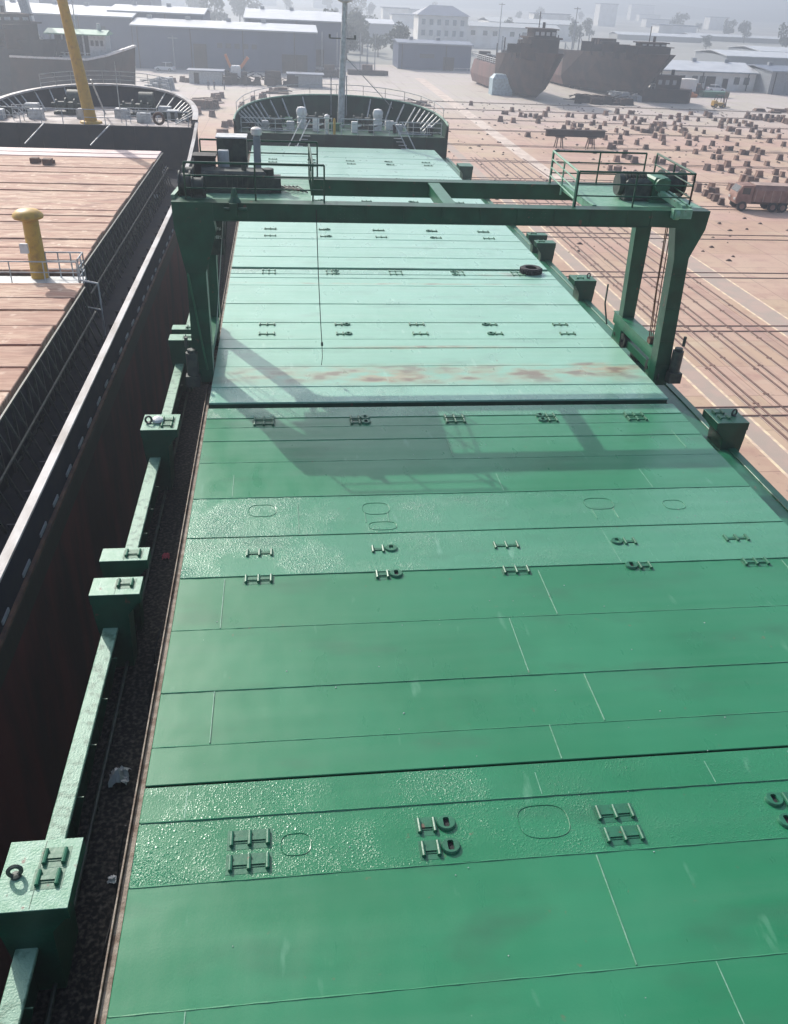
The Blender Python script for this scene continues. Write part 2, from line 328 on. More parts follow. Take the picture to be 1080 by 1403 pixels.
    def railing(s, pts, h, r=0.025, rails=3, post=1.5, mi=0):
        pts = [Vector(p) for p in pts]
        for a, b in zip(pts[:-1], pts[1:]):
            for k in range(1, rails+1):
                z = Vector((0,0,h*k/rails)); s.tube([a+z, b+z], r*(1.15 if k == rails else 0.8), 6, mi)
            nn = max(1, round((b-a).length/post))
            for k in range(nn+1):
                p = a.lerp(b, k/nn); s.tube([p, p+Vector((0,0,h))], r, 6, mi)
        return s

def lab(o, label=None, cat=None, group=None, kind=None):
    if label: o['label'] = label
    if cat: o['category'] = cat
    if group: o['group'] = group
    if kind: o['kind'] = kind
    return o
ORG = {}
def thing(name, label, cat, loc=(0,0,0), group=None, rz=0, local=False):
    o = bpy.data.objects.new(name, None); C.objects.link(o); o.location = loc; o.rotation_euler = (0,0,rz)
    o.empty_display_size = 0.3
    ORG[o.name] = Vector((0,0,0)) if local else Vector(loc)
    return lab(o, label, cat, group)
def mesh(name, mb, mats, off=Vector((0,0,0)), smooth=False):
    me = bpy.data.meshes.new(name)
    me.from_pydata([tuple(Vector(v)-off) for v in mb.v], [], mb.f)
    if not isinstance(mats, (list, tuple)): mats = [mats]
    for m in mats: me.materials.append(m if not isinstance(m, str) else M[m])
    if len(mats) > 1:
        for p, i in zip(me.polygons, mb.mi): p.material_index = i
    if smooth:
        for p in me.polygons: p.use_smooth = True
        try: me.set_sharp_from_angle(angle=R(40))
        except Exception: pass
    me.update(); return me
def part(name, mb, mats, parent, smooth=False, label=None):
    off = ORG.get(parent.name, Vector((0,0,0)))
    o = bpy.data.objects.new(name, mesh(name, mb, mats, off, smooth)); C.objects.link(o); o.parent = parent
    ORG[o.name] = off
    if label: o['label'] = label
    return o
def solo(name, mb, mats, label, cat, group=None, smooth=False, kind=None):
    # origin at base centre
    xs = [v[0] for v in mb.v]; ys = [v[1] for v in mb.v]; zs = [v[2] for v in mb.v]
    off = Vector(((min(xs)+max(xs))/2, (min(ys)+max(ys))/2, min(zs)))
    o = bpy.data.objects.new(name, mesh(name, mb, mats, off, smooth)); C.objects.link(o); o.location = off
    if kind: o['kind'] = kind
    return lab(o, label, cat, group)
def struct(name, mb, mats, kind='structure'):
    o = bpy.data.objects.new(name, mesh(name, mb, mats)); C.objects.link(o); o['kind'] = kind; return o
def dup(root, loc, rz=None, label=None, sc=None):
    r = root.copy(); C.objects.link(r); r.location = loc
    if rz is not None: r.rotation_euler = (0,0,rz)
    if sc: r.scale = sc
    if label: r['label'] = label
    for ch in list(root.children):
        c = ch.copy(); C.objects.link(c); c.parent = r
        for g in list(ch.children):
            d = g.copy(); C.objects.link(d); d.parent = c
    return r
G = -8.0
# ------------------------------------------------------------------ setting: ground
mb = MB(); n = 24
pts = [(-4500+9000*i/n, -600+6600*j/n) for j in range(n+1) for i in range(n+1)]
mb.add([(x, y, G-0.05) for x, y in pts], [(j*(n+1)+i, j*(n+1)+i+1, (j+1)*(n+1)+i+1, (j+1)*(n+1)+i) for j in range(n) for i in range(n)])
struct('ground', mb, 'field')
mb = MB(); mb.add([(-220,-80,G),(210,-80,G),(210,238,G),(150,262,G),(-220,262,G)], [(0,1,2,3,4)])
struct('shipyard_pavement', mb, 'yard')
mb = MB(); mb.box(22.85, 23.95, -40, 150, G-0.01, G+0.006); struct('grey_walkway_strip', mb, 'strip')
mb = MB(); mb.box(32.5, 34.3, -40, 96, G-0.01, G+0.006); struct('grey_walkway_strip', mb, 'strip')
mb = MB()
for x in (22.72, 23.95, 32.36, 34.30): mb.box(x, x+0.17, -40, 92, G-0.01, G+0.010)
struct('painted_line', mb, 'line')
mb = MB(); mb.add([(31.2,94,G+.008),(33.0,94,G+.008),(35.4,222,G+.008),(33.0,222,G+.008)], [(0,1,2,3)]); struct('pale_concrete_strip', mb, 'pale')
mb = MB(); mb.box(20.0, 21.3, 62, 118, G-0.01, G+0.007); struct('pale_concrete_strip', mb, 'pale')

# hills far behind
def hills(name, y0, depth, h, x0, x1, seed, segs=70):
    r = random.Random(seed); ph = [r.uniform(0, 6.28) for _ in range(6)]; mb = MB(); rows = 7
    for j in range(rows):
        t = j/(rows-1)
        for i in range(segs+1):
            x = x0+(x1-x0)*i/segs
            hh = h*(0.62+0.2*math.sin(x/310+ph[0])+0.12*math.sin(x/130+ph[1])+0.06*math.sin(x/57+ph[2])+0.04*math.sin(x/23+ph[3]))
            prof = math.sin(math.pi*min(1, t*0.5+0.0)) ** 1.2
            mb.v.append((x, y0+depth*t+20*math.sin(x/90+ph[4]), G-2+hh*prof+(r.uniform(-2, 2) if 0 < j else 0)))
    for j in range(rows-1):
        for i in range(segs):
            a = j*(segs+1)+i; mb.f.append((a, a+1, a+segs+2, a+segs+1)); mb.mi.append(0)
    return struct(name, mb, 'hill')
hills('hills', 1500, 500, 55, -2600, 3000, 3)
hills('hills', 2300, 700, 120, -3500, 4200, 5)

# ------------------------------------------------------------------ rails let into the yard
def rail_pair_x(y, x0, x1, gap):
    mb = MB()
    for d in (-gap/2, gap/2):
        mb.box(x0, x1, y+d-0.11, y+d+0.11, G-0.01, G+0.012, 0)
        mb.box(x0, x1, y+d-0.045, y+d+0.045, G+0.012, G+0.055, 1)
    return mb
trs = [(31.2, 1.05), (43.7, 1.0), (55.8, 1.35), (67.9, 1.6), (80.2, 1.4), (93.5, 1.3), (105.5, 1.0), (118.5, 1.0), (133.5, .9), (146.5, .9), (160, .9), (172, .9)]
for i, (y, g) in enumerate(trs):
    solo('rail_track', rail_pair_x(y, 15.5, 175, g), ['strip', 'rail'],
         'pair of brown rails let into the pink concrete, running across the yard', 'rail track', 'rail tracks across the yard')
for y, g in ((100, 1.2), (112, 1.2), (124, 1.2), (138, 1.2), (152, 1.2)):
    solo('rail_track', rail_pair_x(y, -4.2 if y > 90 else -4, 14, g), ['strip', 'rail'],
         'pair of brown rails let into the concrete beyond the two bows', 'rail track', 'rail tracks beyond the bows')
for i, x in enumerate((24.7, 25.2, 26.4, 27.6, 28.15, 29.3, 30.4, 31.6)):
    mb = MB()
    for d in (-0.09, 0.09):
        mb.box(x+d-0.045, x+d+0.045, -40, 108, G-0.008, G+0.018, 0 if d < 0 else 1)
    mb.box(x-0.04, x+0.04, -40, 108, G+0.0, G+0.05, 1)
    for k in range(28): yy = -38+k*5.3+x%3; mb.box(x-0.16, x+0.16, yy, yy+.12, G+0.018, G+0.045, 1)
    solo('slipway_rail', mb, ['strip', 'rail'], 'long rusty slipway rail running lengthwise beside the green ship', 'rail', 'slipway rails beside the green ship')

# ------------------------------------------------------------------ the green ship
ship = thing('cargo_ship', 'green container ship with green hatch covers and a round raised bow, seen from its bridge', 'ship', (5.1, 20, G))
def hull_loft(mb, st, mi_top=0, mi_bot=1):
    # st: list of sections, each a list of (x,y,z) from starboard deck edge down round the keel and up to port
    n = len(st[0]); o = len(mb.v)
    for s in st: mb.v += [tuple(p) for p in s]
    for i in range(len(st)-1):
        for k in range(n-1):
            a = o+i*n+k; mb.f.append((a, a+1, a+n+1, a+n)); mb.mi.append(mi_bot if 1 <= k <= n-3 else mi_top)
    mb.f.append(tuple(o+k for k in range(n))); mb.mi.append(mi_top)
    mb.f.append(tuple(o+(len(st)-1)*n+k for k in range(n))[::-1]); mb.mi.append(mi_top)
def sec(cx, y, bd, zd, bw, zw, bk, zk, yk=0.0, yw=0.0):
    return [(cx+bd, y, zd), (cx+bw, y+yw, zw), (cx+bk, y+yk, zk), (cx-bk, y+yk, zk), (cx-bw, y+yw, zw), (cx-bd, y, zd)]
CX = 5.1
DZ = -1.8     # main deck
st = [sec(CX, y, 8.1, DZ, 8.1, -4.2, 7.0, G+0.4) for y in (-18, 0, 30, 50, 58)]
st.append(sec(CX, 61.5, 8.0, DZ, 7.4, -4.2, 5.2, G+0.4))
def ell(a, b, t, p=2.2): return (a*math.copysign(abs(math.cos(t))**(2/p), math.cos(t)), b*abs(math.sin(t))**(2/p))
for q in (0.25, 0.5, 0.7, 0.85, 0.95, 1.0):
    hb = 7.9*(1-q**2.3)**(1/2.0)+0.05
    st.append(sec(CX, 61.5+7.6*q, hb, DZ, hb*0.8, -4.2, hb*0.35, G+0.4, -1.5*q, -0.6*q))
mb = MB(); hull_loft(mb, st); part('hull', mb, ['dgreen', 'red'], ship)
mb = MB()
mb.box(-2.95, -1.66, -18, 61.4, DZ-0.05, DZ+0.004); mb.box(11.85, 13.1, -18, 61.4, DZ-0.05, DZ+0.004)
part('deck', mb, 'deck', ship)
mb = MB()
for s in (-1, 1):
    x = CX+s*8.0
    mb.box(x-0.04, x+0.04, -18, 61.5, DZ-0.3, -0.87)
    y = -17.0
    while y < 61:
        mb.slaby([(x-s*0.05, -0.9), (x-s*0.30, -0.9), (x-s*0.07, DZ), (x-s*0.05, DZ)] , y, y+0.02); y += 1.05
part('bulwark', mb, 'dgreen', ship)
mb = MB()
mb.bbox(CX-7.93-0.14, CX-7.93+0.14, -18, 61.5, -0.86, -0.80, 0.012)
part('bulwark_cap', mb, 'cap', ship)
mb = MB(); mb.bbox(CX+7.93-0.10, CX+7.93+0.14, -18, 61.5, -0.86, -0.80, 0.012); part('bulwark_cap', mb, 'mgreen', ship)
mb = MB(); mb.box(12.15, 12.93, -18, 61.3, -0.90, -0.84); mb.box(12.15, 12.2, -18, 61.3, DZ, -0.90); part('side_walkway', mb, 'mgreen', ship)
# coaming and the channel along it
mb = MB()
for x0, x1 in ((-1.60, -1.50), (11.64, 11.74)): mb.box(x0, x1, -10, 59.3, DZ, -0.45)
mb.box(-1.5, 11.64, -10, 59.2, -0.9, -0.46)
y = -9.3
while y < 59:
    for s, x in ((-1, -1.60), (1, 11.74)): mb.slaby([(x, -0.5), (x+s*0.13, -0.5), (x+s*0.03, DZ), (x, DZ)], y, y+0.025)
    y += 1.3
part('hatch_coaming', mb, 'dgreen', ship)
mb = MB()
for s, x in ((-1, -1.625), (1, 11.765)):
    mb.bbox(x-0.05, x+0.05, -10, 59.2, -0.44, -0.36, 0.01)
    mb.box(x+s*0.055, x+s*0.075, -10, 59.2, -0.44, -0.30)
part('coaming_flange', mb, 'beige', ship)
# pipes and loose gear along the port side deck
mb = MB()
mb.tube([(-2.62, -6, DZ+0.12), (-2.62, 60, DZ+0.12)], 0.035, 8)
for k in range(30): mb.box(-2.66, -2.58, -5+2.1*k, -4.95+2.1*k, DZ, DZ+0.12)
part('deck_pipe', mb, 'dark', ship, smooth=False)

# container fittings (shared meshes)
def fit_bar(mb, x, y, l=0.095, r=0.022, z=0.0):
    mb.box(x-0.030, x+0.030, y-l, y+l, z, z+0.025); mb.tube([(x, y-l-0.012, z+0.034), (x, y+l+0.012, z+0.034)], 0.027, 8)
def fit_web(mb, x0, x1, y, z=0.0):
    mb.box(x0, x1, y-0.030, y+0.030, z, z+0.028); mb.box(x0, x1, y-0.060, y-0.036, z, z+0.012); mb.box(x0, x1, y+0.036, y+0.060, z, z+0.012)
def fit_triple():
    mb = MB()
    for x in (-0.24, 0.0, 0.24): fit_bar(mb, x, 0)
    fit_web(mb, -0.21, -0.03, 0); fit_web(mb, 0.03, 0.21, 0); mb.box(-0.30, 0.30, -0.15, 0.15, -0.01, 0.003); return mb
def fit_double():
    mb = MB()
    for x in (-0.12, 0.12): fit_bar(mb, x, 0)
    fit_web(mb, -0.09, 0.09, 0); mb.box(-0.19, 0.19, -0.15, 0.15, -0.01, 0.003); return mb
def oval_ring(mb, cx, cy, z0, z1, a=0.135, b=0.125, hx=0.042, hy=0.075):
    N = 20; o = len(mb.v)
    for z, aa, bb in ((z0, a*1.08, b*1.08), (z1-0.015, a*1.04, b*1.04), (z1, a*.95, b*.95)):
        for k in range(N):
            t = 2*math.pi*k/N; mb.v.append((cx+aa*math.cos(t), cy+bb*math.sin(t), z))
    def sq(t):
        c, s = math.cos(t), math.sin(t); k = 1/max(abs(c)/hx, abs(s)/hy); return (cx+c*k, cy+s*k)
    for z in (z1, z0+0.004):
        for k in range(N):
            x, y = sq(2*math.pi*k/N); mb.v.append((x, y, z))
    for i in range(4):
        for k in range(N): mb.f.append((o+i*N+k, o+i*N+(k+1)%N, o+(i+1)*N+(k+1)%N, o+(i+1)*N+k)); mb.mi.append(0)
    mb.f.append(tuple(o+4*N+k for k in range(N))); mb.mi.append(1)
def fit_oval(side=1):
    mb = MB()
    for x in (-0.25, -0.04): fit_bar(mb, side*x, 0)
    fit_web(mb, min(-0.22*side, -0.07*side), max(-0.22*side, -0.07*side), 0)
    oval_ring(mb, side*0.13, 0.02, 0.0, 0.05, 0.125, 0.115)
    mb.box(min(-0.3*side, .02*side), max(-0.3*side, .02*side), -0.15, 0.15, -0.01, 0.003); return mb
FM = {'T': mesh('container_socket', fit_triple(), ['mgreen', 'black'], smooth=True),
      'D': mesh('container_socket', fit_double(), ['mgreen', 'black'], smooth=True),
      'R': mesh('container_socket', fit_oval(1), ['mgreen', 'black'], smooth=True),
      'L': mesh('container_socket', fit_oval(-1), ['mgreen', 'black'], smooth=True)}
def fitting(kind, x, y, z, parent, name='container_socket'):
    o = bpy.data.objects.new(name, FM[kind]); C.objects.link(o); o.parent = parent
    o.location = Vector((x, y, z))-ORG[parent.name]; ORG[o.name] = ORG[parent.name]; return o

# container stanchions along both sides: overhanging box heads on tapering posts
def stanchion(side, y0, y1, kinds):
    # side -1 port, 1 starboard; head from y0 to y1
    xo = -3.12 if side < 0 else 13.35; xi = -2.2 if side < 0 else 12.42
    a, b = min(xo, xi), max(xo, xi)
    mb = MB()
    mb.bbox(a, b, y0, y1, -0.012, 0.0, 0.004, 0); mb.box(a+.002, b-.002, y0+.002, y1-.002, -0.22, -0.012, 1)
    dd = y1-y0
    lv = [(-0.22, 0.02, 0.05, 0.01, 0.01), (-0.50, 0.03, 0.26, 0.01, 0.10*dd), (DZ, 0.14, 0.30, 0.03, 0.18*dd)]
    v = []
    for z, o_, i_, f_, r_ in lv:
        X0, X1 = sorted((xo-side*o_, xi+side*i_)); v += [(X0, y0+f_, z), (X1, y0+f_, z), (X1, y1-r_, z), (X0, y1-r_, z)]
    f = [(0,4,5,1),(1,5,6,2),(2,6,7,3),(3,7,4,0),(4,8,9,5),(5,9,10,6),(6,10,11,7),(7,11,8,4)]
    mb.add(v, f, 1)
    xm = (a+b)/2
    mb.box(xm-0.004, xm+0.004, y0+0.02, y1-0.02, 0.0, 0.003, 1)
    o = part('container_stanchion', mb, ['pgreen' if side < 0 else 'mgreen', 'dgreen'], ship)  # port heads paler: sun glare put into the top colour
    for k, x, y in kinds: fitting(k, x, y, 0.0, o)
    return o
def eye(parent, x, y):
    mb = MB(); N = 14
    mb.tube([(x+0.075*math.cos(2*math.pi*k/N), y+0.02*math.cos(2*math.pi*k/N), 0.10+0.09*math.sin(2*math.pi*k/N)) for k in range(N+1)], 0.028, 6, cap=False)
    mb.lathe((x, y, 0), [(0.07, 0.0), (0.06, 0.03), (0.03, 0.04)], 10)
    part('lashing_eye', mb, 'dark', parent, smooth=True)
o = stanchion(-1, 0.50, 1.52, [('D', -2.50, 1.24), ('D', -2.52, 0.93)]); eye(o, -2.93, 1.0)
o = stanchion(-1, 6.85, 7.40, [('D', -2.50, 7.18)])
o = stanchion(-1, 7.95, 8.40, [('D', -2.50, 8.18)])
o = stanchion(-1, 13.75, 14.67, [('D', -2.48, 14.32), ('D', -2.48, 14.0)]); eye(o, -2.95, 14.15)
mb = MB(); mb.lathe((-2.73, 14.22, 0.0), [(0.02, 0), (0.15, 0.03), (0.14, 0.10), (0.06, 0.15)], 10); part('rag', mb, 'white', o, smooth=True)
stanchion(-1, 20.2, 20.75, [('D', -2.5, 20.5)]); stanchion(-1, 21.2, 21.65, [('D', -2.5, 21.4)])
stanchion(-1, 27.2, 28.1, [('D', -2.5, 27.6)]); stanchion(-1, 33.5, 34.8, [('D', -2.5, 34.0)]); stanchion(-1, 40.2, 41.2, []); stanchion(-1, 53.4, 54.4, []); stanchion(-1, 47, 48, [])
o = stanchion(1, 13.68, 14.62, [('D', 12.72, 14.35), ('D', 12.74, 14.02)]); eye(o, 13.10, 14.15)
o = stanchion(1, 27.0, 27.85, [('D', 12.75, 27.4)]); eye(o, 13.12, 27.4)
stanchion(1, 33.0, 33.55, [('D', 12.7, 33.3)]); stanchion(1, 34.5, 35.0, [('D', 12.7, 34.8)])
stanchion(1, 6.9, 7.4, []); stanchion(1, 20.2, 21.0, []); stanchion(1, 40.2, 41.2, []); stanchion(1, 47, 48, []); stanchion(1, 53.0, 54.2, [])

# forecastle
FZ = 0.55
def bow_pts(a, b, y0, n=40, p=2.25, cx=CX):
    out = []
    for k in range(n+1):
        t = math.pi*k/n; x, y = ell(a, b, t, p); out.append((cx+x, y0+y))
    return out
mb = MB(); poly = bow_pts(7.75, 7.3, 61.6)
mb.prism(poly, FZ-0.25, FZ, 0); part('forecastle_deck', mb, 'dgreen', ship)
mb = MB(); mb.box(CX-7.85, CX+7.85, 61.35, 61.6, DZ, FZ+0.02)
for x in (-1.2, 1.3, 3.8, 6.4, 8.9, 11.4): mb.box(x-0.04, x+0.04, 61.25, 61.35, DZ, FZ)
part('forecastle_bulkhead', mb, 'bowgreen', ship)
# flared shell from main deck up to cap
def shell(mb, low, high, zl, zh, th=0.05):
    n = len(low); o = len(mb.v)
    for (x, y) in low: mb.v.append((x, y, zl))
    for (x, y), z in zip(high, zh): mb.v.append((x, y, z))
    for i in range(n-1): mb.f.append((o+i, o+i+1, o+n+i+1, o+n+i)); mb.mi.append(0)
low = bow_pts(7.9, 7.4, 61.5); high = bow_pts(7.95, 8.1, 61.5)
zh = [1.35+1.05*math.sin(math.pi*i/40)**0.8 for i in range(41)]
mb = MB(); shell(mb, low, high, DZ, zh)
inn = [(CX+(x-CX)*0.985, 61.5+(y-61.5)*0.985) for x, y in high]; lin = [(CX+(x-CX)*0.97, 61.5+(y-61.5)*0.98) for x, y in low]
shell(mb, lin[::-1], inn[::-1], FZ-0.2, zh[::-1]); part('bow_bulwark', mb, 'bowgreen', ship)
mb = MB(); mb.tube([(x, y, z+0.03) for (x, y), z in zip([(CX+(x-CX)*0.993, 61.5+(y-61.5)*0.993) for x, y in high], zh)], 0.075, 6); part('bulwark_cap', mb, 'cap', ship, smooth=True)
for i in (3, 4, 5, 6, 7, 8, 9, 11, 13, 16, 24, 27, 29, 31, 32, 33, 34, 35, 36, 37):
    x, y = inn[i]; q = 0.84; mb = MB()
    mb.bar((x, y, zh[i]-0.1), (CX+(x-CX)*q, 61.5+(y-61.5)*q+0.1, FZ), 0.09)
    part('bulwark_stay', mb, 'lgrey', ship)
mb = MB(); mb.railing([(x, y, z+0.06) for (x, y), z in list(zip(inn, zh))[2:39:3]], 0.75, 0.022, 2, 9); part('bow_railing', mb, 'lgrey', ship, smooth=True)
mb = MB()
mb.railing([(-2.3, 61.5, FZ), (1.4, 61.5, FZ)], 1.0, 0.03, 3, 1.3)
mb.railing([(2.2, 61.5, FZ), (4.3, 61.5, FZ)], 1.1, 0.03, 3, 1.0)
mb.railing([(5.0, 61.5, FZ), (8.6, 61.5, FZ)], 1.1, 0.03, 3, 1.2)
mb.railing([(9.3, 61.5, FZ), (12.5, 61.5, FZ)], 1.0, 0.03, 3, 1.1)
part('bulkhead_railing', mb, 'lgrey', ship, smooth=True)
for xa, dx in ((2.1, -1.5), (8.9, 1.3)):
    mb = MB()
    for d in (0, 0.6): mb.bar((xa+d, 61.3, FZ+1.0 if d == 0 else FZ+1.0), (xa+dx+d, 59.4, -0.9), 0.06)
    for k in range(8):
        t = k/8; mb.box(xa+dx*t, xa+dx*t+0.6, 61.2-1.8*t-.08, 61.2-1.8*t+.08, FZ-0.1-1.6*t, FZ-0.07-1.6*t)
    part('ladder', mb, 'lgrey', ship)
def windlass(x, y, parent, z, mname='dark'):
    mb = MB()
    mb.box(x-1.0, x+1.0, y-0.4, y+0.4, z, z+0.18)
    for dx, r in ((-0.8, .34), (-0.15, .46), (0.45, .40), (0.9, .28)):
        mb.tube([(x+dx-.05, y, z+.6), (x+dx+.05, y, z+.6)], r, 14)
    mb.tube([(x-1.15, y, z+.6), (x+1.15, y, z+.6)], 0.13, 10); mb.tube([(x-.8, y, z+.6), (x-.15, y, z+.6)], 0.22, 12)
    mb.box(x+.05, x+.4, y-.5, y+.1, z+.15, z+.8)
    o = part('windlass', mb, mname, parent, smooth=True); return o
windlass(3.4, 65.3, ship, FZ); windlass(7.0, 65.3, ship, FZ)
for x in (2.15, 8.0):
    mb = MB(); mb.lathe((x, 64.6, FZ), [(0.34, 0), (0.34, 0.9), (0.38, 1.0), (0.40, 1.25), (0.30, 1.45), (0.1, 1.5)], 16)
    part('ventilator', mb, 'white', ship, smooth=True)
mb = MB(); mb.lathe((3.95, 61.9, FZ-0.9), [(0.15, 0), (0.15, 1.9), (0.2, 1.95), (0.19, 2.15), (0.05, 2.25)], 12); part('ventilator', mb, 'white', ship, smooth=True)
mb = MB(); mb.lathe((4.5, 61.7, FZ-0.9), [(0.09, 0), (0.09, 1.9), (0.05, 2.0)], 10); part('pipe', mb, 'yellow', ship, smooth=True)
for x in (-1.7, -1.45, 11.6, 11.9, 0.1, 0.4, 9.2, 10.4):
    mb = MB(); mb.lathe((x, 62.5 if x < -1 or x > 11 else 63.4, FZ), [(0.12, 0), (0.12, 0.45), (0.17, 0.48), (0.17, 0.56)], 12); part('bollard', mb, 'black', ship, smooth=True)
for x in (0.2, 10.6):
    mb = MB(); mb.tube([(x-.4, 63.0, FZ+.5), (x+.4, 63.0, FZ+.5)], 0.33, 14); mb.tube([(x-.45, 63.0, FZ+.5), (x-.38, 63.0, FZ+.5)], 0.52, 16); mb.tube([(x+.38, 63.0, FZ+.5), (x+.45, 63.0, FZ+.5)], 0.52, 16); mb.box(x-.5, x+.5, 62.8, 63.2, FZ, FZ+.25)
    part('mooring_reel', mb, 'dark', ship, smooth=True)
for x, ww in ((-0.6, .5), (1.3, .6), (9.6, .5), (10.9, .35), (12.0, .4)):
    mb = MB(); mb.bbox(x-ww/2, x+ww/2, 63.6, 64.2, FZ, FZ+0.55, 0.05); part('deck_locker', mb, 'lgrey', ship)
rg = random.Random(8)
for (x, y, m_) in ((3.2, 63.3, 'white'), (6.1, 63.1, 'white'), (7.4, 63.4, 'dark'), (4.6, 63.9, 'mgreen'), (9.0, 65.2, 'white'), (1.2, 65.3, 'mgreen'), (5.3, 68.0, 'dark')):
    mb = MB(); a = rg.uniform(.2, .4); mb.bbox(x-a, x+a, y-.2, y+.2, FZ, FZ+rg.uniform(.4, .9), .03); mb.tube([(x-a, y, FZ+.3), (x+a+.3, y, FZ+.5)], .06, 8)
    part('deck_fitting', mb, m_, ship)
for x in (2.15, 8.0):
    mb = MB(); pts = [(x+.37*math.cos(t*.9), 64.6+.37*math.sin(t*.9), FZ+.15+.055*t/1.0) for t in range(18)]; mb.tube(pts, .045, 6); part('rope_coil', mb, 'white', ship, smooth=True)
for xa, xb, y in ((-1.3, 1.6, 62.4), (9.4, 11.9, 62.4)):
    mb = MB(); mb.tube([(xa, y, FZ+.08), (xb, y, FZ+.08)], .05, 6); mb.tube([(xa, y+.5, FZ+.08), (xb, y+.6, FZ+.25)], .04, 6); part('deck_pipe', mb, 'lgrey', ship)
# mast
mast = MB(); mx, my = 5.25, 66.2
mast.tube([(mx, my, FZ), (mx+0.1, my, FZ+4), (mx+0.25, my, 9.1)], [0.28, 0.24, 0.19], 16)
mo = part('mast', mast, 'lgrey', ship, smooth=True)
mb = MB(); mb.lathe((mx+.25, my, 8.9), [(0.2, 0), (0.55, .12), (0.55, .2), (0.2, .24), (0.14, .9)], 16); mb.railing([(mx+.25+.52*math.cos(t), my+.52*math.sin(t), 9.1) for t in [k*math.pi/4 for k in range(9)]], 0.6, 0.02, 2, 9)
part('crow_platform', mb, 'lgrey', mo, smooth=True)
mb = MB(); mb.bar((mx-.9, my, 6.6), (mx+1.1, my, 6.6), 0.08); mb.box(mx-.95, mx-.8, my-.1, my+.1, 6.62, 6.85); mb.box(mx+.95, mx+1.1, my-.1, my+.1, 6.62, 6.85); part('lamp_bracket', mb, 'dark', mo)
for dx, yy in ((-0.62, 69.2), (0.62, 69.2)):
    mb = MB(); mb.tube([(mx+dx, 69.0, FZ), (mx+dx, 69.0, 3.9)], 0.045, 6); part('post', mb, 'grey', ship)
mb = MB(); mb.tube([(mx+.2, my, 5.5), (9.6, 68.2, 1.7)], 0.03, 5); part('stay_wire', mb, 'grey', ship)

# ------------------------------------------------------------------ hatch covers
HX0, HX1 = -1.5, 11.64
rw = random.Random(99)
def hatch_cover(y0, y1, strips, ticks, fits, label, circles=(), bottom_gap=True):
    root = thing('hatch_cover', label, 'hatch cover', (5.07, (y0+y1)/2, -0.45), 'green steel hatch covers on the ship')
    mb = MB(); mb.box(HX0+0.02, HX1-0.02, y0+0.02, y1-0.02, -0.45, -0.022, 3)  # darker body sides paint in the shade of the cover gaps
    ys = [y0]+[s[0] for s in strips]+[y1]; kinds = [strips[i][1] for i in range(len(strips))]
    # strips: list of (start_y, kind, z) beginning with y0
    ys = [s[0] for s in strips]+[y1]
    for i, s in enumerate(strips):
        mb.bbox(HX0, HX1, s[0]+0.004, ys[i+1]-0.004, -0.02, s[2], 0.008, s[1])
        if i > 0: zz = max(s[2], strips[i-1][2])-0.006; nn = 90 if y0 < 15 else 24; mb.tube([(HX0+.02+(HX1-HX0-.04)*k/nn, s[0]+rw.uniform(-.003, .003), zz) for k in range(nn+1)], [rw.uniform(.009, .017) for k in range(nn+1)], 5, 0)
    for (x, a, b) in ticks: mb.box(x-0.006, x+0.006, a, b, -0.01, 0.014, 2)
    # old doubler rings and cut marks left in the paint
    for (cx, cy, rx, ry) in circles:
        N = 28; mb.tube([(cx+rx*math.copysign(abs(math.cos(t))**.7, math.cos(t)), cy+ry*math.copysign(abs(math.sin(t))**.7, math.sin(t)), 0.004) for t in [2*math.pi*k/N for k in range(N+1)]], 0.0065, 5, 0, cap=False)
    fd = 'faded' if y0 > 15 else 'semi' if y0 > 8 else 'hatch'  # paint gets paler cover by cover, with sky glare graded in
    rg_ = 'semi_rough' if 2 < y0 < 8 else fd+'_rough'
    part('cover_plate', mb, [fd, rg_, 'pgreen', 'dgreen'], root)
    for k, x, y in fits: fitting(k, x, y, strips[0][2], root)
    return root
pat = ['T', 'R', 'T', 'L', 'T']
def row(y, ddx=0.0, kinds=pat): return [(kinds[i], 2.55*i+ddx, y) for i in range(5)]
hatch_cover(-10, -4.4, [(-10, 0, 0), (-7, 0, .008)], [(4.6, -6.5, -5), (-.65, -7, -5)], [], 'hatch cover directly below the bridge, nearest of the green covers')
hatch_cover(-4.36, 2.27, [(-4.36, 0, 0), (-2.6, 0, .006), (-0.88, 0, -0.004), (0.70, 1, 0.0), (1.67, 1, 0.012)],
  [(4.62, -0.85, 0.66), (5.6, -2.5, -0.9), (-.65, -2.5, -.9), (-0.9, 1.70, 2.2), (4.15, 1.70, 2.1), (6.8, 1.7, 2.1), (8.2, 1.72, 2.2), (9.9, -.8, .6)],
  row(0.93)+row(1.30), 'nearest fully seen hatch cover, with paired rows of container sockets in the foreground', [(4.05, 1.25, .36, .27), (0.61, 1.17, .2, .17)])
hatch_cover(2.31, 8.64, [(2.31, 0, 0), (3.02, 0, -0.004), (4.17, 0, 0.004), (5.72, 0, 0.0), (7.28, 1, 0.012)],
  [(5.55, 5.75, 7.15), (4.61, 4.22, 5.68), (5.55, 3.05, 4.13), (4.63, 2.33, 3.02), (-0.65, 5.74, 7.2), (-0.65, 3.05, 4.15), (7.35, 7.3, 8.6), (10.8, 5.75, 7.2), (10.3, 3.1, 4.1)],
  row(7.16)+row(8.04), 'hatch cover second from the foreground, a single row of sockets on its blistered far edge')
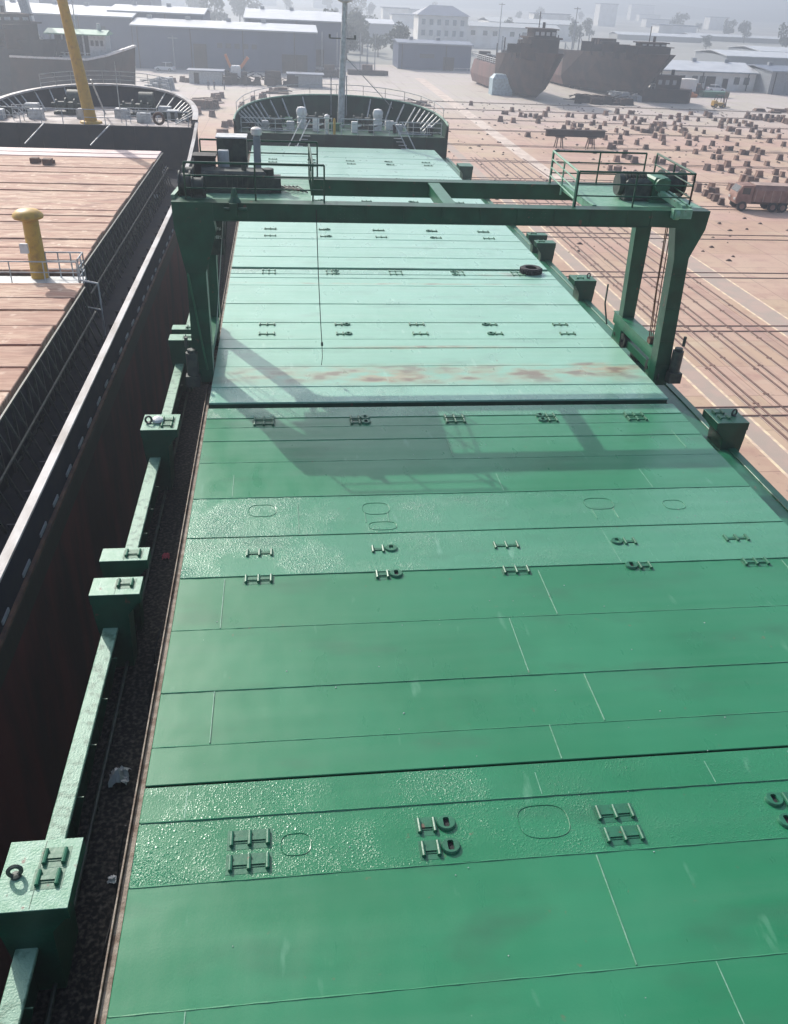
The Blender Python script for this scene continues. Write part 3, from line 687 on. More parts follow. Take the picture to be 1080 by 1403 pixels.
hatch_cover(8.68, 14.98, [(8.68, 1, 0.0), (10.25, 0, 0.008), (11.9, 0, -0.004), (13.05, 0, 0.004), (13.8, 0, 0.0), (14.35, 1, 0.012)],
  [(-0.65, 10.3, 11.3), (5.57, 10.3, 11.1), (4.68, 12.0, 13.0), (10.9, 12.3, 13.3), (0.8, 8.75, 9.95), (9.2, 10.3, 11.2), (2.25, 9.1, 9.5), (2.75, 9.1, 9.5), (7.4, 9.0, 9.4), (7.9, 9.0, 9.4)],
  row(14.0)+row(14.27), 'hatch cover under the shadow of the gantry crane, short of the wide black gap',
  [(0.03, 9.69, .3, .24), (2.52, 9.66, .3, .24), (7.64, 9.63, .34, .24), (2.6, 8.95, .3, .16), (9.4, 9.5, .25, .2)])
hatch_cover(15.30, 21.77, [(15.30, 1, 0.030), (16.35, 0, 0.040), (17.85, 0, 0.030), (19.38, 0, 0.040), (20.17, 0, 0.034)],
  [(10.6, 19.5, 20.1)], row(20.65)+row(21.57), 'pale hatch cover with brown rust stains, under the gantry crane')
hatch_cover(21.83, 28.13, [(21.83, 0, 0.030), (23.8, 0, 0.040), (26.0, 0, 0.034), (27.0, 0, 0.042), (27.5, 1, 0.048)],
  [], row(27.55)+row(27.95), 'hatch cover carrying the black tyre at its far right corner')
hatch_cover(28.42, 34.1, [(28.42, 0, 0.05), (30.0, 0, 0.056), (31.6, 0, 0.05), (33.0, 0, 0.056)], [], row(33.45), 'bright pale hatch cover seen just under the front gantry beam')
hatch_cover(34.15, 40.4, [(34.15, 0, 0.05), (36.2, 0, 0.056), (38.5, 0, 0.05)], [], row(34.75)+row(39.9), 'hatch cover mostly hidden behind the front gantry beam')
hatch_cover(40.6, 46.8, [(40.6, 0, 0.05), (42.4, 0, 0.056), (44.8, 0, 0.05)], [], row(41.2), 'hatch cover behind the gantry beams, seen in the slot between them')
hatch_cover(46.85, 53.0, [(46.85, 0, 0.05), (48.7, 0, 0.056), (50.9, 0, 0.05)], [], row(47.6)+row(52.5), 'hatch cover just beyond the gantry crane, second from the raised bow')
hatch_cover(53.05, 59.1, [(53.05, 0, 0.05), (54.9, 0, 0.056), (57.2, 0, 0.05)], [], row(53.6), 'farthest hatch cover, next to the bulkhead of the raised bow')

mb = MB()
for _ in range(120):
    x, y = rw.uniform(-1.3, 11.4), rw.uniform(-3, 14); q = rw.uniform(.003, .009); mb.taper((x, y), .004, .004+q, q*1.4, q, q*.7, q*.6)
struct('paint_flakes', mb, 'lgrey', 'stuff')
# tyre, rags and rope lying about
mb = MB(); N = 28; prof = [(0.26, .02), (0.27, .0), (0.40, .0), (0.44, .04), (0.45, .11), (0.44, .19), (0.40, .24), (0.27, .24), (0.24, .21), (0.25, .19), (0.38, .17), (0.40, .12), (0.38, .06), (0.25, .04), (0.26, .02)]
o0 = 0
for (r, z) in prof:
    for k in range(N):
        t = 2*math.pi*k/N; mb.v.append((10.78+r*math.cos(t), 27.9+r*math.sin(t), 0.045+z))
for i in range(len(prof)-1):
    for k in range(N): mb.f.append((i*N+k, i*N+(k+1)%N, (i+1)*N+(k+1)%N, (i+1)*N+k)); mb.mi.append(0)
for k in range(N):
    t = 2*math.pi*k/N; mb.bar((10.78+.45*math.cos(t), 27.9+.45*math.sin(t), 0.075), (10.78+.45*math.cos(t+.06), 27.9+.45*math.sin(t+.06), 0.25), 0.035)
solo('tyre', mb, 'black', 'black rubber tyre lying flat on the edge of a hatch cover beyond the gantry', 'tyre', smooth=True)
def crumple(name, c, s, m, label, cat, seed):
    r = random.Random(seed); mb = MB(); n = 8
    for j in range(n):
        for i in range(n):
            u, v = i/(n-1)-.5, j/(n-1)-.5; rr = 1-0.7*(u*u+v*v)*2
            mb.v.append((c[0]+s[0]*(u+r.uniform(-.08,.08)), c[1]+s[1]*(v+r.uniform(-.08,.08)), c[2]+max(0, s[2]*rr*r.uniform(.3, 1))))
    for j in range(n-1):
        for i in range(n-1): a = j*n+i; mb.f.append((a, a+1, a+n+1, a+n)); mb.mi.append(0)
    o = len(mb.v); mb.add([(c[0]-s[0]*.4, c[1]-s[1]*.4, c[2]), (c[0]+s[0]*.4, c[1]-s[1]*.4, c[2]), (c[0]+s[0]*.4, c[1]+s[1]*.4, c[2]), (c[0]-s[0]*.4, c[1]+s[1]*.4, c[2])], [(0,3,2,1)])
    solo(name, mb, m, label, cat, smooth=True)
crumple('plastic_bag', (-2.33, 4.0, DZ), (.30, .34, .34), 'lgrey', 'crumpled white plastic bag on the dark side deck, beside the long pale bulwark cap', 'bag', 3)
crumple('rag', (-2.30, 10.6, DZ), (.16, .2, .15), 'pink', 'small red rag lying on the dark side deck further forward', 'rag', 4)
crumple('rag', (-2.15, 2.1, DZ), (.14, .12, .10), 'white', 'small white scrap on the dark side deck behind the nearest stanchion', 'rag', 5)
crumple('rag', (-2.6, -0.45, DZ+.8), (.14, .12, .12), 'pink', 'red rag at the foot of the nearest stanchion, at the bottom edge', 'rag', 6)
def cable(pts, label, r=0.014):
    mb = MB(); mb.tube(pts, r, 6); solo('cable', mb, 'black', label, 'cable', smooth=True)
cable([(-1.75, 6.4, -.30), (-1.95, 6.2, -.9), (-2.05, 6.6, -1.5), (-1.9, 7.0, DZ+.03), (-2.1, 7.6, DZ+.03)], 'black cable drooping over the coaming beside the paired stanchions')
cable([(-1.75, 5.2, -.30), (-1.9, 5.0, -1.0), (-2.0, 5.3, -1.6), (-1.95, 5.8, DZ+.03)], 'black cable drooping over the coaming short of the paired stanchions')
cable([(-1.75, 1.9, -.30), (-1.9, 1.8, -.9), (-2.0, 1.5, -1.6), (-2.1, 0.9, DZ+.03)], 'black cable drooping over the coaming beside the nearest stanchion')
# ------------------------------------------------------------------ the gantry crane on the hatch coamings
gan = thing('gantry_crane', 'dark green travelling gantry crane straddling the hatch covers, machinery on both ends of its beams', 'gantry crane', (5.1, 19.2, -0.45))
YF0, YF1 = 17.30, 17.72; YR0, YR1 = 20.75, 21.15; ZT = 4.83; ZB = 4.41
mb = MB(); mb.box(-1.2, 10.9, YF0, YF1, ZB, ZT); mb.box(-1.2, 10.9, YF0-0.03, YF1+0.03, ZT, ZT+0.025); mb.box(-1.2, 10.9, YF0-0.03, YF1+0.03, ZB-0.02, ZB)
part('front_beam', mb, 'dgreen', gan)
mb = MB(); mb.box(-1.6, 11.6, YR0, YR1, ZB-.02, ZT); mb.box(-1.6, 11.6, YR0-0.03, YR1+0.03, ZT, ZT+0.025)
part('rear_beam', mb, 'dgreen', gan)
for x in (2.4, 7.6):
    mb = MB(); mb.box(x-.3, x+.3, YF0-.012, YF0-.001, ZB+.04, ZT-.04)
    for a in (-.24, -.12, .12, .24):
        for b in (.09, .2, .31): mb.tube([(x+a, YF0-.03, ZB+b), (x+a, YF0-.012, ZB+b)], .014, 6)
    part('splice_plate', mb, 'dgreen', gan)
mb = MB()
for k in range(11):
    x = -.3+k*1.05
    if abs(x-2.4) > .35 and abs(x-7.6) > .35: mb.box(x-.012, x+.012, YF0-.02, YF0-.001, ZB+.02, ZT-.02)
part('beam_rib', mb, 'dgreen', gan)
for x0, x1, y0 in ((-2.02, -1.52, YF0-.034), (11.86, 12.27, YF0-.034)):
    for z in (3.0, 2.0, 1.0, .2):
        mb = MB(); mb.box(x0+(0.12 if x0 > 0 else 0)*(3-z)/3, x1+(0.17 if x0 > 0 else 0)*(3-z)/3, y0, y0+.012, z, z+.03); part('leg_seam', mb, 'dgreen', gan)

mb = MB(); mb.box(5.1, 5.35, YF1+.03, YR0-.03, ZB+.05, ZT-.03); mb.box(5.05, 5.40, YF1+.03, YR0-.03, ZT-.03, ZT+.01); part('cross_strut', mb, ['mgreen'], gan)
def leg(poly, y0, y1, name='leg'):
    mb = MB(); mb.slaby(poly, y0, y1)
    return part(name, mb, 'dgreen', gan)
# front legs: flared heads narrowing to the post
def legl(y0, y1, wide):
    if wide:
        leg([(-2.26, ZT+.03), (-2.24, 4.2), (-2.02, 2.95), (-2.06, 0.3), (-2.06, -0.2), (-1.50, -0.2), (-1.50, 3.0), (-1.15, 4.1), (-1.2, 4.41), (-1.2, ZT+.03)], y0, y1)
        leg([(12.62, ZT+.03), (12.58, 4.35), (12.28, 3.55), (12.44, 0.3), (12.47, -0.42), (12.02, -0.42), (11.84, 3.5), (11.68, 4.39), (10.9, 4.41), (10.9, ZT+.03)], y0, y1)
    else:
        leg([(-2.0, ZB-.02), (-1.95, 0.55), (-1.5, 0.55), (-1.45, ZB-.02)], y0, y1)
        leg([(11.95, ZB-.02), (12.1, 0.58), (12.52, 0.58), (12.5, ZB-.02)], y0, y1)
legl(YF0-0.02, YF1+0.02, True); legl(YR0+0.02, YR1-0.02, False)
for x in (11.95, -2.0):
    mb = MB(); mb.slaby([(x-.12, ZB-.02), (x+.02, ZB-.2), (x+.46, ZB-.2), (x+.62, ZB-.02)], YR0-.04, YR1+.04); part('leg_bracket', mb, 'dgreen', gan)
# end carriages with wheels
for s, x in ((-1, -1.77), (1, 12.28)):
    mb = MB(); mb.box(x-.20, x+.20, YF1+.03, YR1+.35, 0.18, 0.55); mb.box(x-.23, x+.23, YF1+.05, YR1+.36, 0.55, 0.575)
    for ya, yb in ((YR0-.1, YR1+.25), (YF1+.05, YF1+.42)):
        mb.slabx([(ya+.05, .18), (ya-.03, -.36), (yb+.03, -.36), (yb-.05, .18)], x-.18, x+.18)
        mb.box(x-.26, x+.26, ya-.08, yb+.08, -.44, -.365)
    mb.box(x-.08, x+.08, YF1+.3, YR1, -.3, -.05)
    ca = part('end_carriage', mb, 'mgreen', gan)
    for yy in (17.5, 18.1, 20.5, 21.2):
        mb = MB(); mb.tube([(x-.12, yy, -.14), (x+.12, yy, -.14)], 0.21, 18); mb.tube([(x-.16, yy, -.14), (x-.12, yy, -.14)], 0.25, 18); mb.tube([(x-.2, yy, -.14), (x+.2, yy, -.14)], 0.06, 10)
        part('wheel', mb, 'dark', ca, smooth=True)
    mb = MB(); mb.tube([(x+s*.30, 17.2, .05), (x+s*.30, 17.2, .75)], 0.17, 14); mb.tube([(x+s*.30, 17.2, .75), (x+s*.30, 17.2, .84)], 0.12, 12); mb.box(x+s*.30-.2, x+s*.30+.2, 17.0, 17.3, -.25, .08); mb.tube([(x+s*.42, 17.2, .9), (x+s*.42, 17.2, 1.2)], 0.05, 8)
    part('travel_motor', mb, 'dark', gan, smooth=True)
# platforms
mb = MB(); mb.box(-2.2, 1.42, YF1+.03, YR0-.03, ZT-.02, ZT+.02); pL = part('platform', mb, 'pgreen', gan)
mb = MB(); mb.box(9.40, 12.62, YF1+.03, YR0-.03, ZT-.02, ZT+.02); mb.bar((9.36, YF1+.03, ZT-.05), (9.36, YR0-.03, ZT-.05), .12, .2); pR = part('platform', mb, 'pgreen', gan)
mb = MB(); mb.bar((-2.24, YF1-.1, ZT+.08), (-1.98, YR1+.4, ZT+.08), .1, .12); part('kerb_beam', mb, 'cap', gan)
def rl(pts, h=0.95, rails=3, post=1.6, label=None, m='dgreen'):
    mb = MB(); mb.railing(pts, h, 0.026, rails, post); return part('railing', mb, m, gan, smooth=True)
rl([(-1.9, YF1-.1, ZT), (1.75, YF1-.1, ZT)], 0.95, 3, 1.9)
rl([(-1.75, YR1, ZT), (1.7, YR1, ZT)], 1.0, 3, 1.7)
rl([(1.45, YF1, ZT), (1.45, YR1, ZT)], 0.95, 2, 1.7)
rl([(8.75, YF1-.1, ZT), (12.1, YF1-.1, ZT)], 0.95, 3, 1.65)
rl([(9.0, YR1-.1, ZT), (12.0, YR1-.1, ZT)], 0.95, 3, 1.5)
rl([(8.98, YR1-.1, ZT), (8.70, YF1-.1, ZT)], 0.95, 4, 1.7, m='pgreen')
rl([(12.1, YF1-.1, ZT), (12.35, YR1-.1, ZT)], 0.95, 3, 1.7)
# port machinery
mb = MB(); mb.bbox(-1.18, -0.35, 19.9, 20.6, ZT+.02, 6.05, 0.03); cab = part('control_cabinet', mb, 'dark', gan)
mb = MB(); mb.box(-1.20, -0.33, 19.88, 20.62, 6.052, 6.09); part('cabinet_lid', mb, 'lgrey', cab)
mb = MB()
mb.bbox(-1.5, 0.2, 18.55, 19.3, ZT+.12, ZT+.58, 0.06); mb.box(-1.6, 0.3, 18.5, 19.35, ZT+.02, ZT+.12)
mb.tube([(-1.55, 18.9, ZT+.35), (-1.2, 18.9, ZT+.35)], 0.3, 14)
for k in range(6): mb.box(-0.9+k*.14, -0.86+k*.14, 18.5, 18.56, ZT+.18, ZT+.5)
mb.box(-0.1, 0.6, 18.6, 19.2, ZT+.05, ZT+.42); mb.tube([(-0.4, 18.8, ZT+.55), (-0.4, 18.8, ZT+.75)], 0.07, 8); mb.tube([(0.25, 18.9, ZT+.4), (0.25, 18.9, ZT+.62)], 0.16, 12)
part('diesel_generator', mb, 'dark', gan, smooth=True)
mb = MB(); mb.box(-1.75, -1.2, 19.0, 19.5, ZT+.02, ZT+.85); mb.box(-1.8, -1.15, 18.95, 19.55, ZT+.85, ZT+.9); part('radiator', mb, 'black', gan)
mb = MB(); mb.bbox(-1.12, -0.83, 19.35, 19.6, ZT+.3, ZT+.98, .02); part('fuel_box', mb, 'lgrey', gan)
mb = MB(); mb.bbox(-0.15, 0.05, 19.75, 19.95, ZT+.35, 6.16, 0.02); mb.box(-.2, .1, 19.7, 20.0, ZT+.02, ZT+.1); mb.tube([(-.05, 19.85, ZT+.1), (-.05, 19.85, ZT+.4)], .05, 8); ex = part('exhaust_duct', mb, 'grey', gan)
mb = MB(); mb.lathe((-0.05, 19.85, 6.17), [(.14, 0), (.16, .06), (.15, .16), (.08, .2)], 12); part('duct_cap', mb, 'white', ex, smooth=True)
r5 = random.Random(12)
for (x, y, s) in ((-1.95, 18.2, .28), (-1.6, 17.95, .22), (-1.95, 19.3, .25)):
    mb = MB(); mb.tube([(x-.12, y, ZT+.3), (x+.12, y, ZT+.3)], s, 16); mb.tube([(x-.16, y, ZT+.3), (x-.12, y, ZT+.3)], s*1.25, 16); mb.tube([(x+.12, y, ZT+.3), (x+.16, y, ZT+.3)], s*1.25, 16); mb.box(x-.2, x+.2, y-.1, y+.1, ZT, ZT+.15)
    part('winch_drum', mb, 'dark', gan, smooth=True)
mb = MB()
for k in range(5):
    x0 = .35+.12*k; mb.tube([(x0, 18.9+.1*k, ZT+.05), (x0+.3, 18.7, ZT+.12), (x0+.5, 19.1-.1*k, ZT+.05), (x0+.25, 19.5, ZT+.06), (x0+.0, 19.2, ZT+.05)], .018, 5)
part('hose_coil', mb, 'dark', gan)
mb = MB(); mb.box(-.75, -.55, 17.05, 17.3, ZT-.28, ZT+.05); mb.tube([(-.9, 17.15, ZT-.1), (-.3, 17.15, ZT-.1)], .05, 8); mb.lathe((-.62, 17.3, ZT+.05), [(.18, 0), (.1, .12), (.05, .35)], 10); part('sheave_bracket', mb, 'dgreen', gan)
mb = MB(); mb.box(-1.50, -1.04, 18.2, 18.24, 3.25, 4.3); npl = part('name_plate', mb, 'dark', gan)
rl_ = random.Random(6)
for z in (3.93, 3.70):
    mb = MB(); x = -1.46
    while x < -1.09:
        w_ = rl_.uniform(.018, .03); mb.box(x, x+w_*.35, 18.185, 18.196, z, z+.09); mb.box(x, x+w_, 18.183, 18.194, z+rl_.choice((0, .04, .075)), z+rl_.choice((0, .04, .075))*0+.02+rl_.choice((0, .04, .07))); x += w_+.014
    part('lettering', mb, 'white', npl)
# starboard winch
mb = MB(); bx = 10.5
mb.bbox(bx, bx+.75, 18.5, 19.3, ZT+.05, ZT+.62, .08); mb.tube([(bx-.15, 18.9, ZT+.42), (bx+.1, 18.9, ZT+.42)], .30, 16)
for k in range(7): mb.tube([(bx+.02+k*.1, 18.9, ZT+.45), (bx+.05+k*.1, 18.9, ZT+.45)], .33, 16)
part('hoist_motor', mb, 'dark', gan, smooth=True)
mb = MB(); mb.bbox(bx+.8, bx+1.3, 18.45, 19.2, ZT+.1, ZT+.68, .06); mb.box(bx+.7, bx+1.4, 18.3, 19.4, ZT+.02, ZT+.1); mb.tube([(bx+1.0, 18.4, ZT+.5), (bx+1.0, 18.3, ZT+.5)], .2, 14); part('gearbox', mb, 'mgreen', gan, smooth=True)
mb = MB(); mb.tube([(bx+1.35, 19.3, ZT+.4), (bx+2.0, 19.3, ZT+.4)], .27, 18)
for x in (bx+1.35, bx+2.0): mb.tube([(x-.03, 19.3, ZT+.4), (x+.03, 19.3, ZT+.4)], .38, 18)
for k in range(12): mb.tube([(bx+1.4+k*.05, 19.3, ZT+.4), (bx+1.42+k*.05, 19.3, ZT+.4)], .285, 18)
part('winch_drum', mb, 'dark', gan, smooth=True)
mb = MB(); mb.bar((bx+1.0, 18.4, ZT+.3), (bx+1.3, 17.3, ZT+.1), .12, .16); mb.bar((bx+1.25, 18.4, ZT+.3), (bx+1.5, 17.3, ZT+.1), .08, .1); mb.tube([(bx+1.0, 17.15, ZT-.05), (bx+1.12, 17.15, ZT-.05)], .14, 14); mb.box(bx+.95, bx+1.5, 17.1, 17.3, ZT-.15, ZT+.1); part('sheave_bracket', mb, 'pgreen', gan, smooth=True)
# hoist wires down to the carriage
for k in range(4):
    mb = MB(); mb.tube([(11.78+.075*k, 18.15+.04*(k%2), ZT-.25), (11.93+.07*k+(-.05 if k == 1 else 0), 18.25, 2.4), (12.08+.06*k, 18.35, .72)], .017, 5); part('hoist_wire', mb, 'rope', gan)
mb = MB(); mb.tube([(12.08, 18.35, .66), (12.28, 18.35, .66)], .13, 14); mb.box(12.11, 12.25, 18.25, 18.45, .5, .72); part('pulley', mb, 'rust', gan, smooth=True)
for k, (xa, xb) in enumerate(((-1.42, -1.62), (-.95, -1.45), (-.85, -1.35))):
    mb = MB(); mb.tube([(xa, 18.0, ZT-.2), (xb, 18.3, .75)], .012, 5); part('hoist_wire', mb, 'lgrey' if k == 1 else 'dark', gan)
mb = MB(); mb.bar((-1.98, 17.24, 3.0), (-1.66, 17.24, .2), .05); part('cable_conduit', mb, 'mgreen', gan)
mb = MB(); mb.tube([(11.55, 21.2, 1.6), (11.6, 21.3, .9), (11.75, 21.2, .2)], .03, 6); part('hose', mb, 'dark', gan, smooth=True)
# pendant cable hanging from the front beam
mb = MB(); mb.tube([(1.52, 17.25, ZT-.1), (1.56, 17.25, 3.2), (1.62, 17.25, 1.7), (1.66, 17.25, .95)], .013, 6); mb.tube([(1.66, 17.25, .95), (1.67, 17.25, .55), (1.64, 17.25, .32)], .010, 6)
pc = solo('pendant_cable', mb, 'black', 'black control cable hanging from the front gantry beam with a small block on it', 'cable', smooth=True)
mb = MB(); mb.bbox(1.63, 1.69, 17.22, 17.28, .92, 1.03, .01); b_ = bpy.data.objects.new('cable_block', mesh('cable_block', mb, 'dark', pc.location.copy())); C.objects.link(b_); b_.parent = pc

# ------------------------------------------------------------------ the neighbouring ship to port
NX = -12.2; ND = -1.3
nb = thing('cargo_ship', 'old dark hulled ship alongside on the left, with pink planked hatches and white rimmed bow', 'ship', (NX, 25, G))
st = [sec(NX, y, 7.15, -1.25, 7.15, -2.1, 7.1, G+.15) for y in (-22, 0, 30, 48)]
st += [sec(NX, 57, 7.0, -1.25, 6.6, -2.1, 4.6, G+.4)]
for q in (0.25, 0.5, 0.7, 0.85, 0.95, 1.0):
    hb = 6.95*(1-q**2.2)**0.5+.05; st.append(sec(NX, 57+11.0*q, hb, -1.25, hb*.78, -2.1, hb*.3, G+.4, -2.2*q, -.8*q))
mb = MB(); hull_loft(mb, st); part('hull', mb, ['nhull', 'red'], nb)
mb = MB(); mb.box(NX+7.15, NX+7.24, -22, 52, -1.32, -1.22); mb.box(NX-7.24, NX-7.15, -22, 52, -1.32, -1.22); part('rubbing_strake', mb, 'rust', nb)
mb = MB(); mb.box(NX-7.1, NX+7.1, -22, 57, -1.35, ND); part('deck', mb, 'ndark', nb)
mb = MB()
for s in (-1, 1):
    x = NX+s*7.12; mb.box(x-.04, x+.04, -22, 50, ND-.05, -.2)
    y = -21
    while y < 52: mb.slaby([(x-s*.05, -.25), (x-s*.3, -.25), (x-s*.08, ND), (x-s*.05, ND)], y, y+.02); y += 1.4
part('bulwark', mb, 'ndark', nb)
CAPY = 50
mb = MB()
for s in (-1, 1):
    x = NX+s*7.15
    pts = [(-22, -.16), (20, -.16), (34, -.16), (40, -.12), (45, .05), (50, .5), (54, 1.1), (57, 1.75)]
    for (ya, za), (yb, zb) in zip(pts[:-1], pts[1:]):
        v = [(x-.10, ya, za), (x+.11, ya, za), (x+.11, yb, zb), (x-.10, yb, zb)]
        mb.add(v+[(a, b, c-.06) for a, b, c in v], [(0,1,2,3), (4,7,6,5), (0,4,5,1), (2,6,7,3), (0,3,7,4), (1,5,6,2)])
part('bulwark_cap', mb, 'capwhite', nb)
mb = MB()
for s in (-1, 1):
    x = NX+s*7.12
    mb.slabx([(40, -.2), (40, -.2), (45, .0), (50, .45), (54, 1.05), (57, 1.7), (57, ND), (40, ND)][1:], x-.04, x+.04)
part('bulwark_rise', mb, 'ndark', nb)
r8 = random.Random(4); y = -2.0
while y < 40:
    mb = MB(); L_ = r8.uniform(.42, .6); mb.bbox(NX+7.17, NX+7.20, y, y+L_, -1.12, -1.03, .0); part('freeing_port', mb, 'grey', nb); y += r8.uniform(1.25, 1.6)  # solid pale plates, their colour standing for sunlit openings
mb = MB(); mb.box(NX-6.1, NX+5.72, -22, 24.3, ND, .35); mb.box(NX-6.1, NX+5.2, 25.8, 52.3, ND, .35); part('hatch_coaming', mb, 'ndark', nb)
mb = MB()
y = 5.0
while y < 52:
    if not 24.2 < y < 25.9:
        xe = NX+5.72 if y < 25 else NX+5.2
        mb.bar((xe+.02, y, .40), (xe+.55, y+.1, ND), .06); mb.bar((xe+.02, y, .3), (xe+.02, y, ND), .08)
    y += .75
for z, d in ((.52, .16), (-.35, .4)): mb.bar((NX+5.2+d, 26, z), (NX+5.2+d, 52, z), .05); mb.bar((NX+5.72+d, 0, z), (NX+5.72+d, 24, z), .05)
mb.bar((NX+5.2+.55, 14, ND+.1), (NX+5.0, 57, ND+.1), .06)
part('coaming_stay', mb, 'dark', nb)
mb = MB(); mb.bar((NX+5.25, 5, ND+.35), (NX+5.0, 56, ND+.35), .045, .045); part('handrail_pipe', mb, 'lgrey', nb)
def planked(y0, y1, x1, label, first_pale=0):
    mb = MB(); r = random.Random(int(y0)); y = y1; i = 0
    while y > y0+.3:
        wd = r.uniform(1.05, 1.9); ya = max(y-wd, y0); 
        mb.bbox(NX-6.0, x1+r.uniform(-.05, .05), ya+.06, y-.05, .36, .56+r.uniform(-.03, .045), .02, 1 if i < first_pale else 0)
        y = ya; i += 1
    mb.box(NX-6.0, x1-.05, y0+.1, y1-.1, .352, .45, 2)
    o = solo('hatch_cover', mb, ['plank', 'newplank', 'rust'], label, 'hatch cover', 'planked hatch covers on the old ship')
    return o
planked(25.8, 52.3, NX+5.22, 'far pink planked hatch of the left ship, two pale boards at its far end', 2)
planked(-6, 24.4, NX+5.75, 'near pink planked hatch cover of the left ship, short of the yellow ventilator')
for i, (x, y, s) in enumerate(((-16.0, 46.5, .5), (-13.4, 47.2, .45), (-12.6, 46.8, .5))):
    mb = MB(); r = random.Random(i); mb.box(x-s/2, x+s/2, y-s/2, y+s/2, .60, .60+s*.6); mb.box(x-s*.3, x+s*.6, y+s/2, y+s*.9, .60, .60+s*.35)
    solo('scrap_block', mb, 'rust', ['rusty block alone on the far planked hatch, left of the other two', 'rusty block on the far planked hatch, left one of two close together', 'rusty block on the far planked hatch, right one of two close together'][i], 'block')
# walkway between the two hatches with railing
mb = MB(); mb.box(NX-6.1, NX+5.6, 24.5, 25.7, .30, .40); part('walkway', mb, 'lgrey', nb)
mb = MB(); mb.railing([(NX-6, 24.9, .4), (NX+5.5, 24.9, .4)], .75, .022, 2, 1.2); mb.railing([(NX+4.3, 25.6, .4), (NX+5.6, 25.6, .4)], .9, .025, 3, .45); mb.railing([(NX+5.6, 24.7, .4), (NX+5.6, 25.6, .4)], .9, .025, 3, .45); mb.railing([(NX+5.6, 24.6, ND), (NX+6.3, 24.2, ND)], 1.9, .03, 2, .6)
part('walkway_railing', mb, 'lgrey', nb, smooth=True)
mb = MB(); vx, vy = NX+4.0, 25.6
mb.lathe((vx, vy, .1), [(.32, 0), (.30, .5), (.27, 2.3), (.25, 2.35)], 20)
vt = part('mushroom_ventilator', mb, 'yellow', nb, smooth=True)
mb = MB(); mb.lathe((vx-.05, vy, 2.42), [(.30, 0), (.50, .07), (.53, .13), (.50, .21), (.36, .33), (.1, .38)], 24); part('ventilator_cap', mb, 'yellow', vt, smooth=True)
mb = MB(); mb.bbox(vx-.42, vx-.14, vy-.40, vy-.28, 1.35, 1.68, .02); part('floodlight', mb, 'white', vt)
# forecastle of the left ship
NF = 1.35
mb = MB(); mb.prism(bow_pts(6.7, 10.3, 57.1, cx=NX, p=2.1), NF-.3, NF, 0); part('forecastle_deck', mb, 'deckpale', nb)
mb = MB(); mb.box(NX-7.1, NX+6.95, 56.85, 57.1, ND, NF+.02)
for k in range(9): mb.box(NX-6+1.5*k-.04, NX-6+1.5*k+.04, 56.78, 56.85, ND, NF)
part('forecastle_bulkhead', mb, 'ndark', nb)
low = bow_pts(6.95, 10.2, 57, cx=NX, p=2.1); high = bow_pts(7.15, 11.0, 57, cx=NX, p=2.1)
zh = [1.8+1.0*math.sin(math.pi*i/40)**.7 for i in range(41)]
inn = [(NX+(x-NX)*.985, 57+(y-57)*.985) for x, y in high]; lin = [(NX+(x-NX)*.97, 57+(y-57)*.97) for x, y in low]
mb = MB(); shell(mb, low, high, -1.25, zh); shell(mb, lin[::-1], inn[::-1], NF-.1, zh[::-1]); part('bow_bulwark', mb, 'ndark', nb)
mb = MB(); mid = [(NX+(x-NX)*.985, 57+(y-57)*.99) for x, y in high]
for i in range(40):
    (xa, ya), (xb, yb) = high[i], high[i+1]; f = .958
    v = [(NX+(xa-NX)*1.01, 57+(ya-57)*1.01, zh[i]+.06), (NX+(xb-NX)*1.01, 57+(yb-57)*1.01, zh[i+1]+.06), (NX+(xb-NX)*f, 57+(yb-57)*f, zh[i+1]+.06), (NX+(xa-NX)*f, 57+(ya-57)*f, zh[i]+.06)]
    mb.add(v+[(a, b, c-.12) for a, b, c in v], [(0,1,2,3), (4,7,6,5), (0,4,5,1), (2,6,7,3)])
part('bulwark_cap', mb, 'capwhite', nb)
for i in (2, 3, 4, 5, 6, 7, 8, 10, 12, 26, 28, 30, 32, 33, 34, 35, 36):
    x, y = inn[i]; q = .80; mb = MB(); mb.bar((x, y, zh[i]-.05), (NX+(x-NX)*q, 57+(y-57)*q, NF), .07)
    part('bulwark_stay', mb, 'lgrey', nb)
mb = MB(); mb.railing([(x, y, z+.06) for (x, y), z in list(zip(mid, zh))[11:30:2]], .85, .022, 3, 9); part('bow_railing', mb, 'lgrey', nb, smooth=True)
mb = MB(); mb.railing([(NX-7, 57.0, NF), (NX+6.6, 57.0, NF)], .95, .028, 2, 1.3); mb.railing([(NX-5, 58.2, NF), (NX-3, 58.2, NF)], .95, .028, 4, .6); mb.railing([(NX+2, 58.4, NF), (NX+4.4, 58.4, NF)], .95, .028, 4, .6); part('bulkhead_railing', mb, 'lgrey', nb, smooth=True)
windlass(NX-2.2, 62.2, nb, NF); windlass(NX+2.4, 62.4, nb, NF)
for x, s in ((-1.9, 1), (3.1, 1)):
    mb = MB(); mb.tube([(NX+x-.5, 63.4, NF+.75), (NX+x+.5, 63.4, NF+.75)], .72, 16); mb.box(NX+x-.7, NX+x+.7, 63.0, 63.8, NF, NF+.4); part('mooring_reel', mb, 'dark', nb, smooth=True)
for x in (-5.8, -4.2, 5.0, 6.0):
    mb = MB()
    for d in (-.25, .25): mb.lathe((NX+x+d, 60, NF), [(.14, 0), (.14, .5), (.2, .54), (.2, .62)], 12)
    part('bollard', mb, 'dark', nb, smooth=True)
